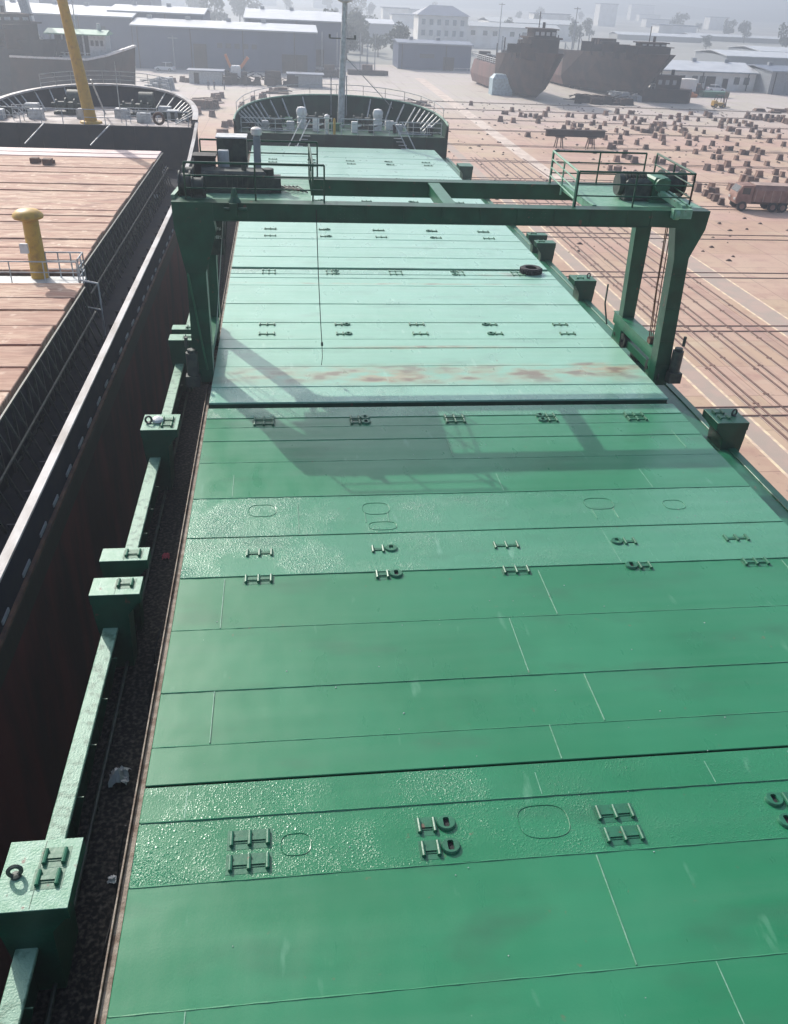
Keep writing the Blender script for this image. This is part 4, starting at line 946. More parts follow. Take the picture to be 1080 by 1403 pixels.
for x, y in ((-3.8, 59.4), (5.2, 61), (3.4, 59.2), (-6.2, 58.8), (-.8, 60.2), (1.6, 61.2), (4.4, 63.0), (-4.8, 62.6)):
    mb = MB(); mb.bbox(NX+x-.45, NX+x+.45, y-.4, y+.4, NF, NF+.6, .04); part('deck_locker', mb, 'lgrey', nb)
mb = MB(); mb.tube([(-12.15, 58.0, NF), (-12.55, 58.05, 5), (-13.4, 58.1, 12.5)], [.42, .36, .26], 18); ym = part('mast', mb, 'yellow', nb, smooth=True)
mb = MB(); mb.lathe((-12.15, 58.0, NF), [(.75, 0), (.7, .12), (.45, .15)], 16); part('mast_foot', mb, 'yellow', ym, smooth=True)
mb = MB(); mb.tube([(-12.9, 60.5, NF), (-12.95, 60.6, 4.6)], .035, 6); mb.tube([(-10.6, 60.5, NF), (-10.6, 60.6, 4.9)], .035, 6); mb.tube([(-11.7, 61, NF+.2), (-12.2, 60, 3.8)], .06, 6); part('post', mb, 'lgrey', nb)
mb = MB(); N = 22
mb.tube([(NX+4.7+.32*math.cos(2*math.pi*k/N), 56.72, NF+.55+.32*math.sin(2*math.pi*k/N)) for k in range(N+1)], .09, 8, cap=False)
solo('lifebuoy', mb, 'rust', 'dark red ring lifebuoy hung on the bow railing of the left ship', 'lifebuoy', smooth=True)
for xa, xb in ((-10.7, -11.8), (-14.9, -13.8)):
    mb = MB(); mb.bar((NX+12.2+xa-(-12.2)-12.2+0.0 if False else xa, 56.7, NF+.1), (xb if xa > -12 else xa-1, 55.0, .4), .06); part('ladder', mb, 'lgrey', nb)
crumple('cloth_bundle', (-7.0, 47.5, ND), (.5, .6, .35), 'lgrey', 'pale bundle on the side deck of the left ship near its bow', 'bundle', 9)

# ------------------------------------------------------------------ keel blocks on the yard
A = [(54.0,151.7),(56.1,153.6),(59.8,158.1),(63.2,161.6),(48.3,140.4),(45.5,129.9),(46.1,133.9),(48.6,134.3),(49.2,134.5),(49.6,130.7),(52.2,143.2),(53.0,143.3),(54.6,143.4),(52.3,138.9),(49.1,126.9),(59.0,151.0),(54.0,135.8),(45.4,122.6),(46.8,118.1),(49.2,122.7),(51.9,128.0),(52.6,127.5),(54.5,132.7),(52.6,122.9),(52.5,119.0),(60.5,151.9),(60.2,149.2),(62.9,155.1),(65.7,161.6),(63.5,155.3),(60.7,146.7),(58.3,143.7),(58.7,143.3),(58.3,140.1),(58.5,138.5),(58.6,136.3),(63.7,150.4),(62.1,147.0),(63.4,152.5),(59.8,135.8),(58.4,130.6),(61.9,138.5),(64.0,142.4),(61.8,136.2),(58.5,127.8),(57.1,123.7),(67.8,153.5),(69.7,156.7),(65.4,146.4),(65.8,145.3),(62.4,142.1),(64.0,144.9),(71.4,155.7),(73.7,157.6),(71.2,151.6),(65.8,140.4),(65.0,140.3),(65.8,138.1),(65.8,137.0),(64.6,133.5),(64.0,130.8),(61.0,123.7),(64.4,128.8),(57.1,118.5),(58.6,115.8),(74.0,154.9),(78.5,163.1),(68.6,144.6),(68.5,147.1),(75.9,153.9),(69.7,140.7),(69.4,137.0),(81.1,162.2),(80.5,159.2),(61.4,119.2),(64.9,124.0),(69.2,131.8),(62.5,116.7),(59.4,111.8),(65.1,119.8),(69.9,129.8),(75.8,141.2),(76.0,144.9),(78.8,150.6),(79.5,150.7),(79.6,154.8),(81.2,152.4),(82.6,152.7),(81.1,148.4),(81.5,148.0),(75.5,137.3),(75.2,132.8),(83.3,148.4),(82.4,144.9),(79.7,140.8),(69.1,124.5),(65.9,116.4),(62.6,111.4),(69.3,120.0),(69.3,118.6),(69.0,116.8),(76.9,133.1),(79.1,137.2),(76.6,128.9),(80.8,133.8),(77.1,125.4),(82.7,142.1),(83.2,141.5),(83.1,140.3),(85.0,141.8),(54.4,102.7),(56.2,102.9),(58.6,105.8),(57.0,101.3),(61.7,106.5),(51.4,103.2),(49.2,101.8),(49.3,95.2),(49.3,107.1),(44.1,107.6),(46.4,111.0),(46.5,109.5),(46.4,107.2),(46.6,106.5),(40.9,101.0),(47.0,88.9),(46.8,86.4),(46.8,85.0),(46.8,83.8),(46.6,82.0),(48.9,88.2),(49.4,90.5),(51.5,90.1),(51.8,88.5),(55.6,95.3),(58.7,100.2),(55.8,94.1),(56.9,94.6),(59.4,98.7),(53.8,90.9),(52.9,88.6),(65.6,111.4),(65.0,107.4),(69.4,112.2),(62.7,100.7),(62.8,99.3),(59.8,95.4),(57.5,91.3),(55.9,87.2),(53.3,81.8),(61.4,95.3),(88.7,161.1),(88.6,159.6),(88.7,158.2),(89.6,158.4),(90.5,158.6),(90.6,157.2),(90.7,155.8),(91.4,156.0),(93.1,157.8),(93.2,156.4),(93.3,155.0),(93.1,153.6),(90.8,164.5),(91.4,163.2),(92.3,162.5),(93.6,162.2),(94.8,162.5),(96.2,162.8),(96.5,161.4)]
B = [(39.7,154.9),(36.9,144.5),(42.3,158.8),(38.9,143.8),(42.2,152.0),(42.9,151.3),(44.1,152.4),(44.4,150.3),(43.2,143.9),(46.9,153.1),(50.0,162.1),(36.3,167.0),(41.6,130.9),(42.8,132.8),(45.6,136.9),(48.1,143.0),(51.4,154.1),(52.1,153.4),(46.6,135.3),(45.7,130.6),(54.2,152.6),(48.7,134.6),(49.3,134.8),(56.1,153.9),(52.9,144.0),(49.8,131.4),(45.5,123.0),(54.5,143.2),(59.8,158.4),(37.3,127.8)]
C_ = [(-13.0,141.6),(-12.4,142.5),(-10.1,139.5),(-11.9,150.8),(-11.5,150.9),(-10.9,151.0),(-10.4,151.1),(-12.1,155.6),(-11.6,156.5),(-11.1,157.5),(-10.9,165.5),(-10.5,161.1),(-10.1,165.8),(-11.5,164.4),(-12.6,152.2),(-6.0,153.1),(-4.4,162.0),(-3.1,166.9),(-2.6,168.0),(-5.9,146.9),(-5.6,148.5),(-6.9,130.0),(-7.6,128.7),(-7.7,118.8),(-7.1,118.9),(-21.1,190.8),(-21.9,193.0),(-19.6,192.6),(-18.6,191.8)]
def block_mesh(seed):
    r = random.Random(seed); mb = MB(); w0, w1, d0, h = r.uniform(.48, .56), r.uniform(.30, .38), r.uniform(.36, .46), r.uniform(.95, 1.12)
    mb.taper((0, 0), 0, h*.45, w0, d0, (w0+w1)/2, d0*.95); mb.taper((0, 0), h*.45+.004, h*.9, (w0+w1)/2-.02, d0*.93, w1, d0*.9)
    mb.box(-w1-.04, w1+.04, -d0*.92, d0*.92, h*.9+.004, h, 1)
    return mesh('keel_block', mb, ['block', 'block'])
BM = [block_mesh(i) for i in range(8)]
def region(x, y):
    if y < 88: return 'keel block in the loose heap beside the dusty pink truck'
    if y < 112 and x > 48: return 'keel block on the pink yard just beyond the dusty truck'
    if y < 112: return 'keel block right behind the gantry winch, near the dark steel beam'
    if y < 122 and x < 52: return 'keel block between the dark steel beam and the white line'
    if x > 78 and y > 140: return 'keel block in the crowded rows in front of the yellow forklift'
    if x > 66: return 'keel block scattered on the far right of the pink yard'
    if x < 46: return 'keel block at the left margin of the block field, near the pale strip'
    if y > 140 and x > 56: return 'keel block in the dense cluster facing the tug'
    if y > 140: return 'keel block in the sparse rows facing the two large laid up hulls'
    return 'keel block scattered over the middle of the pink yard'
seen = []
rb = random.Random(2)
for (x, y) in A+B:
    if any((x-a)**2+(y-b)**2 < .8 for a, b in seen): continue
    seen.append((x, y))
    o = bpy.data.objects.new('keel_block', rb.choice(BM)); C.objects.link(o); o.location = (x, y, G); o.rotation_euler = (0, 0, rb.uniform(-.35, .35)); s = rb.uniform(.58, .92); o.scale = (s*rb.uniform(.85, 1.1), s, s*rb.uniform(.8, 1.05))
    lab(o, region(x, y), 'keel block', 'keel blocks on the pink yard')
    if rb.random() < .16:
        q = bpy.data.objects.new('keel_block', rb.choice(BM)); C.objects.link(q); q.location = (x+rb.uniform(.9, 1.3), y+rb.uniform(-.5, .5), G+.30); q.rotation_euler = (0, math.pi/2*rb.choice((-1, 1)), rb.uniform(-.6, .6)); q.scale = (.6, .8, .7)
        lab(q, region(x, y).replace('keel block', 'tipped keel block', 1), 'keel block', 'tipped keel blocks on the pink yard')
for (x, y) in C_:
    o = bpy.data.objects.new('keel_block', rb.choice(BM)); C.objects.link(o); o.location = (x, y, G); o.rotation_euler = (0, 0, rb.uniform(-.6, .6)); s = rb.uniform(.8, 1.1); o.scale = (s, s, s)
    lab(o, 'keel block on the concrete seen between the two bows', 'keel block', 'keel blocks beyond the bows')

# loose stones and offcuts on the yard
mb = MB()
for _ in range(900):
    x, y = rb.uniform(20, 110), rb.uniform(60, 175); s = rb.uniform(.04, .16); mb.taper((x, y), G, G+s, s*rb.uniform(.8, 2.2), s, s*.5, s*.5)
struct('yard_debris', mb, 'block', 'stuff')

# dark beam resting on trestles behind the gantry
mb = MB(); mb.box(37.2, 45.6, 117.6, 118.3, G+1.5, G+2.3); mb.box(37.0, 45.8, 117.4, 118.5, G+2.3, G+2.38); be = solo('steel_beam', mb, 'hulldark', 'long dark steel beam lying on trestles behind the gantry', 'beam')
for x, lb in ((39.2, 'spindly trestle under the left part of the dark steel beam'), (43.8, 'spindly trestle under the right part of the dark steel beam')):
    mb = MB()
    for dx in (-.5, .5):
        for dy in (-.5, .5): mb.bar((x+dx, 117.9+dy, G), (x+dx*.6, 117.9+dy*.6, G+1.46), .12)
    mb.box(x-.6, x+.6, 117.3, 118.5, G+1.38, G+1.495); solo('trestle', mb, 'rust', lb, 'trestle', 'trestles under the steel beam')

# ------------------------------------------------------------------ vehicles
def wheels(root, pos, r, wdt, rim='lgrey'):
    for (x, y) in pos:
        s = 1 if y > 0 else -1
        mb = MB(); mb.tube([(x, y-wdt/2, r), (x, y+wdt/2, r)], r, 20); wo_ = part('wheel', mb, 'black', root, smooth=True)
        mb = MB(); mb.tube([(x, y+s*wdt/2, r), (x, y+s*(wdt/2+.02), r)], r*.55, 14); part('rim', mb, rim, wo_, smooth=True)
def car(label, loc, rz, m='carwhite', suv=False):
    t = thing('parked_car', label, 'car', loc, None, rz, local=True); h = 1.75 if suv else 1.45
    mb = MB(); L2 = 2.25
    body = [(-L2, .35), (-L2+.05, .85), (-L2+.3, .98), (1.0, .98), (L2-.15, .78), (L2, .55), (L2-.02, .3), (-L2+.05, .28)]
    mb.slaby([(a, b) for a, b in body], -.88, .88); part('body', mb, m, t, smooth=True)
    mb = MB(); z0 = .985
    v = [(-1.75, -.82, z0), (1.0, -.82, z0), (1.0, .82, z0), (-1.75, .82, z0), (-1.35, -.66, h), (.25, -.66, h), (.25, .66, h), (-1.35, .66, h)]
    mb.add(v, [(0,1,5,4), (1,2,6,5), (2,3,7,6), (3,0,4,7)], 1); mb.box(-1.42, .32, -.70, .70, h, h+.05, 0); 
    for x in (-.5,): mb.bar((x, -.80, z0), (x, -.68, h), .09, .06); mb.bar((x, .80, z0), (x, .68, h), .09, .06)
    part('cabin', mb, [m, 'wglass'], t)
    wheels(t, [(-1.35, -.82), (-1.35, .82), (1.4, -.82), (1.4, .82)], .33, .2)
    for y in (-.62, .62):
        mb = MB(); mb.box(L2-.06, L2+.01, y-.16, y+.16, .58, .72); part('headlight', mb, 'glass', t)
        mb = MB(); mb.box(-L2-.01, -L2+.05, y-.14, y+.14, .68, .85); part('tail_light', mb, 'pink', t)
    return t
car('white saloon car parked in front of the white walled workshop', (107.3, 214.6, G), R(-8))
car('white van-like car parked before the grey sheds on the left', (-25.8, 216.5, G), R(170), suv=True)
car('white pickup standing by the dark workshop wall behind the tug', (101.5, 236.0, G), R(175), suv=True)
# dusty truck
tr = thing('truck', 'dusty pink brown truck with a covered body, parked beside the loose keel blocks', 'truck', (49.7, 79.9, G), None, R(-6), local=True)
mb = MB(); mb.slaby([(-3.0, 1.0), (-2.95, 1.75), (-2.55, 2.45), (-1.35, 2.5), (-1.35, .75), (-2.9, .7)], -1.05, 1.05); cb = part('cab', mb, 'dusty', tr, smooth=True)
mb = MB(); mb.add([(-2.93, -.9, 1.8), (-2.93, .9, 1.8), (-2.60, .9, 2.36), (-2.60, -.9, 2.36)], [(0,1,2,3)]); mb.v = [(x-.03, y, z+.01) for x, y, z in mb.v]; part('windscreen', mb, 'wglass', cb)
mb = MB(); mb.box(-2.45, -1.65, -1.065, -1.052, 1.65, 2.25); part('side_window', mb, 'wglass', cb)
mb = MB(); mb.box(-1.3, 3.0, -.45, .45, .62, .85); mb.box(2.7, 3.5, -.5, .5, .8, .95); part('chassis', mb, 'rust', tr)
mb = MB(); mb.slabx([(-1.1, .95), (-1.15, 2.1), (-.9, 2.5), (.9, 2.5), (1.15, 2.1), (1.1, .95)], -1.25, 2.7); part('cargo_body', mb, 'dusty', tr)
mb = MB(); mb.box(-1.2, 2.65, -.88, .88, 2.503, 2.56)
for k in range(5): mb.box(-1.1+k*.85, -1.02+k*.85, -1.17, -1.12, 1.0, 2.1)
part('body_cover', mb, 'dusty_l', tr)
wheels(tr, [(-2.2, -.95), (-2.2, .95), (1.0, -.95), (1.0, .95), (2.05, -.95), (2.05, .95)], .48, .3, 'dusty')
for y in (-.7, .7):
    mb = MB(); mb.box(-3.05, -2.98, y-.2, y+.2, 1.05, 1.25); part('headlight', mb, 'lgrey', tr)
# box truck, forklift, skip near the workshop
vt_ = thing('box_truck', 'small truck with a white box body and dark red cab near the workshop door', 'truck', (95.0, 203.0, G), None, R(0), local=True)
mb = MB(); mb.box(-3.2, 1.3, -1.2, 1.2, .9, 3.4); part('cargo_box', mb, 'wall', vt_)
mb = MB(); mb.slaby([(1.4, .6), (1.4, 2.5), (2.4, 2.5), (2.9, 1.6), (3.6, 1.4), (3.7, .6)], -1.05, 1.05); cb = part('cab', mb, 'rust', vt_)
mb = MB(); mb.box(1.7, 2.3, -1.07, -1.055, 1.7, 2.3); part('side_window', mb, 'wglass', cb)
mb = MB(); mb.box(-3.1, 3.3, -.45, .45, .5, .9); part('chassis', mb, 'dark', vt_)
wheels(vt_, [(-2, -1), (-2, 1), (2.6, -1), (2.6, 1)], .48, .3)
fk = thing('forklift', 'brownish yellow forklift standing behind the crowded rows of keel blocks', 'forklift', (91.0, 177.6, G), None, R(0), local=True)
mb = MB(); mb.slaby([(-1.6, .4), (-1.6, 1.3), (-.9, 1.35), (-.7, 1.0), (.5, 1.0), (.8, .4)], -.65, .65); part('body', mb, 'yellow', fk)
mb = MB()
for x in (-1.2, .4):
    for y in (-.55, .55): mb.bar((x, y, 1.1), (x*.7, y, 2.3), .1)
mb.box(-.95, .4, -.6, .6, 2.3, 2.38); part('overhead_guard', mb, 'hulldark', fk)
mb = MB()
for y in (-.45, .45): mb.box(1.0, 1.15, y-.08, y+.08, .1, 3.0)
for z in (.9, 1.9, 2.9): mb.box(1.02, 1.12, -.45, .45, z, z+.1)
part('mast', mb, 'rust', fk)
mb = MB()
for y in (-.3, .3): mb.box(1.15, 2.3, y-.07, y+.07, .15, .22)
mb.box(1.15, 1.22, -.5, .5, .15, .8); part('fork', mb, 'dark', fk)
wheels(fk, [(-1.1, -.6), (-1.1, .6), (.6, -.6), (.6, .6)], .38, .28, 'yellow')
mb = MB(); mb.slabx([(-1.1, 0), (-1.4, 1.2), (1.4, 1.2), (1.1, 0)], 97.2, 103.4); mb.v = [(x, y+200.4, z+G) for x, y, z in mb.v]; solo('skip', mb, 'mgreen', 'green open skip lying beside the small box truck', 'skip')
mb = MB(); mb.box(92.0, 95.0, 197.5, 199, G, G+.7); mb.box(92.6, 94.2, 197.8, 198.8, G+.7, G+1.0); solo('timber_stack', mb, 'orange', 'low orange brown stack beside the green skip', 'stack')
# blue tarpaulin covered bundle near ship A
mb = MB(); mb.bbox(44.8, 49.2, 187.6, 191.0, G, G+3.6, .5); mb.bbox(45.3, 48.7, 188.2, 190.6, G+3.6, G+3.9, .25); solo('tarpaulin_stack', mb, 'tarp', 'pale blue tarpaulin covered stack at the foot of the nearer laid up hull', 'covered stack', smooth=True)
# dark machinery pile between left ship and green ship
def pile(name, x0, x1, y0, y1, z, seed, n, m, label, cat):
    r = random.Random(seed); mb = MB()
    for _ in range(n):
        x, y = r.uniform(x0, x1), r.uniform(y0, y1); a, b, h = r.uniform(.3, 1.3), r.uniform(.3, .9), r.uniform(.3, z)
        if r.random() < .35: mb.bar((x-a*1.6, y, G+r.uniform(.2, z)), (x+a*1.6, y+r.uniform(-1, 1), G+r.uniform(.2, z)), .16)
        else: mb.taper((x, y), G, G+h, a, b, a*r.uniform(.6, 1), b*r.uniform(.6, 1))
    return solo(name, mb, m, label, cat)
pile('scrap_heap', -13.5, -10.2, 149, 153, 1.4, 3, 34, 'rust', 'heap of rusty scrap on the concrete between the two bows', 'scrap heap')
pile('scrap_heap', 9.5, 14.5, 214, 219, 1.6, 4, 26, 'hulldark', 'dark heap of scrap just left of the tall mast foot, far off', 'scrap heap')
pile('scrap_heap', -1.5, 1.0, 176, 180, 1.0, 5, 12, 'rust', 'small rusty heap beyond the green bow, left of the mast', 'scrap heap')
pile('scrap_heap', 60.0, 71.0, 176, 181, 1.6, 6, 46, 'hulldark', 'long dark heap of gear between the two laid up hulls', 'scrap heap')
pile('scrap_heap', 23.5, 27.5, 163, 167, .8, 7, 10, 'rust', 'few rusty lumps on the concrete right of the mast', 'scrap heap')
pile('scrap_heap', 98.0, 112.0, 171, 176, .5, 8, 26, 'rust', 'flat pile of steel sections on the right beyond the forklift', 'scrap heap')
for i, (x, y, l_, lb) in enumerate(((12.5, 222, 7.5, 'flat dark barge lying by the mast, left of it'), (22, 226, 10, 'flat dark barge lying to the right of the mast'))):
    t = thing('work_barge', lb, 'barge', (x, y, G))
    mb = MB(); mb.prism([(x-l_/2, y-1.5), (x+l_/2-1, y-1.5), (x+l_/2, y), (x+l_/2-1, y+1.5), (x-l_/2, y+1.5)], G, G+1.0); part('hull', mb, 'hulldark', t)
    mb = MB(); mb.box(x-1.5, x+1, y-.8, y+.8, G+1.004, G+2.2); part('deckhouse', mb, 'rust', t)
    mb = MB()
    for dx in (-2, 1.6): mb.tube([(x+dx, y, G+1), (x+dx, y, G+9)], .12, 6)
    part('mast', mb, 'grey', t)
# machinery row and low shelters at far left of the green bow
for x0, x1, m, lb in ((-18.0, -11.3, 'lgrey', 'low pale roofed shelter where workers stand'), (2.2, 9.2, 'grey', 'low grey container hut before the big sheds')):
    t = thing('shelter', lb, 'shelter', ((x0+x1)/2, 192, G))
    mb = MB(); mb.box(x0, x1, 190, 194, G, G+2.3); part('wall', mb, m, t)
    mb = MB(); mb.box(x0-.4, x1+.4, 189.6, 194.4, G+2.304, G+2.5); part('roof', mb, 'roofb', t)
    mb = MB(); mb.box(x0+1, x0+2, 189.95, 189.995, G, G+2.0); part('door', mb, 'hulldark', t)
pile('machinery_row', -10.8, 4.5, 190, 194, 2.6, 21, 60, 'hulldark', 'row of dark machinery parked before the long blue grey shed', 'machinery')
ex = thing('excavator', 'orange and white machine rising out of the dark machinery row', 'excavator', (-8.6, 192.5, G))
mb = MB(); mb.bbox(-9.6, -7.6, 191.4, 193.6, G+1.1, G+3.4, .2); part('cab', mb, 'white', ex)
mb = MB(); mb.bar((-9.6, 192.5, G+3.0), (-10.6, 192.5, G+5.4), .5); mb.bar((-7.6, 192.5, G+3), (-6.0, 192.5, G+5.0), .6); part('arm', mb, 'orange', ex)
mb = MB(); mb.box(-10.4, -6.8, 191.1, 191.8, G, G+1.05); mb.box(-10.4, -6.8, 193.2, 193.9, G, G+1.05); part('track', mb, 'black', ex)
# people
def person_mesh():
    # continuous figure: rings of one surface from boots to head, arms as branches
    mb = MB()
    mb.tube([(-.10, .03, .0), (-.10, 0, .06), (-.10, 0, .45), (-.09, 0, .86), (-.02, 0, .95)], [.06, .055, .06, .085, .10], 10)
    mb.tube([(.10, .03, .0), (.10, 0, .06), (.10, 0, .45), (.09, 0, .86), (.02, 0, .95)], [.06, .055, .06, .085, .10], 10)
    mb.tube([(0, 0, .86), (0, 0, 1.0), (0, 0, 1.2), (0, 0, 1.38), (0, 0, 1.46), (0, 0, 1.50)], [.15, .145, .16, .17, .09, .055], 12)
    for s in (-1, 1): mb.tube([(s*.15, 0, 1.40), (s*.22, 0, 1.30), (s*.25, .0, 1.08), (s*.24, -.06, .86)], [.05, .055, .045, .035], 8)
    mb.tube([(0, 0, 1.48), (0, -.01, 1.55), (0, -.01, 1.62), (0, 0, 1.70), (0, 0, 1.74)], [.05, .075, .09, .08, .03], 12, 1)
    return mesh('person', mb, ['cloth', 'skin'], smooth=True)
pm = person_mesh()
for x, y, rz, lb in ((-13.4, 179.1, .3, 'person in dark work clothes, leftmost of the three by the low shelter'), (-12.3, 179.4, -.5, 'person in dark work clothes, middle one of the three by the low shelter'), (-10.4, 180.1, 2.0, 'person in dark work clothes, rightmost of the three by the low shelter')):
    o = bpy.data.objects.new('person', pm); C.objects.link(o); o.location = (x, y, G); o.rotation_euler = (0, 0, rz); lab(o, lb, 'person', 'workers by the shelter')

# ------------------------------------------------------------------ laid up ships on the right and left
def beached(label, stern, tip, B, zdk, zbow, mats, L0=.55, tower=None, lean=0.0):
    sx_, sy_ = stern; tx, ty = tip; L = math.hypot(tx-sx_, ty-sy_); ang = math.atan2(ty-sy_, tx-sx_)
    t = thing('laid_up_ship', label, 'ship', (sx_, sy_, G), None, ang, local=True)
    # local: +x towards the bow
    mb = MB(); secs = []
    def S(x, hb, zd, hw, zw, hk, zk, xk, xw): return [(x, hb, zd), (x-xw, hw, zw), (x-xk, hk, zk), (x-xk, -hk, zk), (x-xw, -hw, zw), (x, -hb, zd)]
    h = zdk-G; H = zbow-G
    for q in (0, .06, L0): secs.append(S(L*q, B/2*(.8 if q == 0 else 1), h, B/2, h*.45, B/2*.86, .5, 0, 0))
    secs.append(S(L*L0+.3, B/2, H*.84, B/2, h*.45, B/2*.86, .5, 0, 0))
    for q in (.3, .55, .75, .88, .96, 1.0):
        xx = L*L0+(L-L*L0)*q; hb = B/2*(1-q**2.6)**.5*1.03+.05
        secs.append(S(xx, hb, H*(.84+.16*q), B/2*(1-q**1.7)**.8*.9+.03, h*.45, B/2*.85*(1-q)**.8+.02, .5, (L-L*L0)*.38*q, (L-L*L0)*.20*q))
    n = 6
    for s in secs: mb.v += s
    for i in range(len(secs)-1):
        for k in range(n): 
            a = i*n+k; b = i*n+(k+1) % n; mb.f.append((a, b, b+n, a+n)); mb.mi.append(0 if i < 3 else 1)  # lit side pink, shaded bow dark: light put into the hull colours
    mb.f.append(tuple(range(n))); mb.mi.append(0)
    part('hull', mb, mats, t)
    mb = MB(); r = random.Random(int(L*7))
    x = 1.5
    while x < L*L0-1:
        mb.box(x, x+r.uniform(.3, 1.6), -B*.4, -B*.4+r.uniform(.5, 3), h, h+r.uniform(.4, 1.8)); mb.box(x, x+.15, B*.2, B*.45, h, h+r.uniform(.5, 2.2)); x += r.uniform(.8, 2)
    mb.tube([(L*.1, 0, h), (L*.1, 0, h+3.5)], .12, 6); mb.tube([(L*.3, -1, h), (L*.3, -1, h+5)], .15, 6); mb.tube([(L*.12, 1, h+1.6), (L*L0-1, 1, h+1.9)], .22, 8)
    part('deck_gear', mb, 'hulldark', t)
    mb = MB()
    for s in (-1, 1): mb.railing([(.5, s*B*.46, h), (L*L0-.5, s*B*.46, h)], 1.1, .07, 3, 1.6)
    part('railing', mb, 'lgrey', t)
    for q, hh in ((.15, 5.0), (.32, 3.5), (.42, 6.0)):
        mb = MB(); x = L*q; mb.tube([(x, .5, h), (x, .5, h+hh)], .14, 6); mb.bar((x, .5, h+hh*.9), (x+3.0, .5, h+hh*.55), .14); part('derrick', mb, 'grey', t)
    mb = MB()
    for k in range(7):
        x = 2+k*(L*L0-4)/7; mb.tube([(x, -B*.2, h+.2), (x, -B*.2, h+1.3)], .35, 8); mb.box(x+.8, x+1.9, -B*.1, B*.1, h, h+1.0)
    part('deck_fitting', mb, 'lgrey', t)
    r2 = random.Random(int(L*3))
    for k in range(5):
        xx = L*(.62+.07*k); mb = MB(); mb.box(xx, xx+.1, -B*.5, -B*.2, H*.83, H*1.0+r2.uniform(.3, 1.2)); part('breakwater_plate', mb, 'hulldark', t)
    for k in range(4): mb = MB(); mb.box(L*.6+k*1.6, L*.6+k*1.6+.9, -B*.25, B*.1, H*.83, H+r2.uniform(.3, 1.6)); part('bow_gear', mb, 'hulldark', t)
    if tower:
        x0, x1, zt = tower
        mb = MB(); b = B*.30
        mb.box(x0, x1, -b, b, H*.9, H+zt*.55); mb.box(x0+.4, x1-.3, -b*1.25, b*1.25, H+zt*.55+.004, H+zt*.64); mb.box(x0+.8, x1-.8, -b*.8, b*.8, H+zt*.64+.004, H+zt); mb.box(x0+.5, x1-.5, -b*.95, b*.95, H+zt+.004, H+zt+.2)
        tw = part('wheelhouse', mb, 'hulldark', t)
        for k in range(4):
            w = MB(); yy = -b*.72+k*b*.4; w.box(x1-.79, x1-.76, yy, yy+b*.26, H+zt*.72, H+zt*.9); part('window', w, 'lgrey', tw)
        mb = MB(); mb.tube([(x0+1, 0, H+zt+.2), (x0+1, 0, H+zt+3)], .1, 6); mb.tube([(x0+1.6, .8, H+zt+.2), (x0+1.6, .8, H+zt+1.2)], .3, 8); part('mast', mb, 'hulldark', t)
    mb = MB()
    for k in range(int(L*.62/3)):
        for y in (-B*.3, 0, B*.3): mb.box(1+3*k, 2+3*k, y-.4, y+.4, 0, .5)
    part('keel_support', mb, 'block', t)
    return t
beached('laid up hull with pink side and dark wheelhouse, nearer the pale strip', (50.0, 215), (53.0, 171), 9.5, -2.8, 1.0, ['hullpink', 'hulldark'], .45, (31, 37, 3.6))
beached('laid up hull with reddish side and long raking dark bow, right of the wheelhouse ship', (68.0, 252), (77.8, 176), 12, -2.8, 1.3, ['hullpink', 'hulldark'], .5, (66, 70, 1.6))
# small tug
tg = thing('tug', 'small dark tug sitting on the yard right of the raking bow', 'tug', (82, 185, G))
mb = MB(); mb.prism([(76.6, 184), (86.5, 183.2), (88, 185.5), (86.5, 187.8), (76.6, 187)], G, G+2.6); part('hull', mb, 'hulldark', tg)
mb = MB(); mb.box(79, 84.6, 184.2, 186.8, G+2.604, G+5.0); wh = part('deckhouse', mb, 'hulldark', tg)
for k in range(3):
    w = MB(); w.box(79.6+1.6*k, 80.4+1.6*k, 184.16, 184.196, G+3.4, G+4.3); part('window', w, 'grey', wh)
mb = MB(); mb.box(78.6, 85, 184, 187, G+5.004, G+5.15); mb.tube([(80.5, 185.5, G+5.1), (80.5, 185.5, G+7)], .1, 6); mb.tube([(83, 185.5, G+5.1), (83, 185.5, G+6.2)], .35, 10); part('roof', mb, 'hulldark', tg)
mb = MB(); mb.railing([(76.8, 184.1, G+2.6), (79, 184.1, G+2.6)], .9, .05, 2, .7); part('railing', mb, 'grey', tg)
pile('gear_heap', 70.5, 76.5, 184, 188, 1.9, 31, 30, 'grey', 'pale heap of gear between the raking bow and the small tug', 'heap')

# ships behind the left bow
t = beached('dark laid up ship at the far left with a low dark deckhouse', (-60, 182), (-34, 150), 13, -.6, 1.2, ['ndark', 'ndark'], .6, (20, 27, 2.6))
sh = thing('supply_ship', 'ship with an open pillared wheelhouse and white rimmed bow behind the yellow mast', 'ship', (-31, 158, G))
def lx(v): return v
secs = []
mb = MB()
P_ = [(-42, 3.6), (-36, 4.2), (-30, 4.4), (-27.2, 3.8), (-24.8, 2.3), (-23.0, .3)]
for x, hb in P_: 
    up = 0 if x < -29 else (x+29)*.32
    mb.v += [(x, 155-hb, -1.6+up), (x-.8, 155-hb*.8, G+.6), (x-.8, 155+hb*.8, G+.6), (x, 155+hb, -1.6+up)]
for i in range(len(P_)-1):
    for k in range(4): a = i*4+k; b = i*4+(k+1)%4; mb.f.append((a, b, b+4, a+4)); mb.mi.append(0)
part('hull', mb, 'hulldark', sh)
mb = MB()
for (xa, ha), (xb, hb) in zip(P_[:-1], P_[1:]):
    for s in (-1, 1): mb.bar((xa, 155+s*ha, -1.5+max(0, (xa+29)*.32)), (xb, 155+s*hb, -1.5+max(0, (xb+29)*.32)), .55, .3)
part('bulwark_cap', mb, 'white', sh)
mb = MB(); mb.box(-36, -27, 152.2, 157.5, -1.7, -1.2); mb.box(-29.8, -27.2, 152.6, 157.2, -1.196, 1.75)
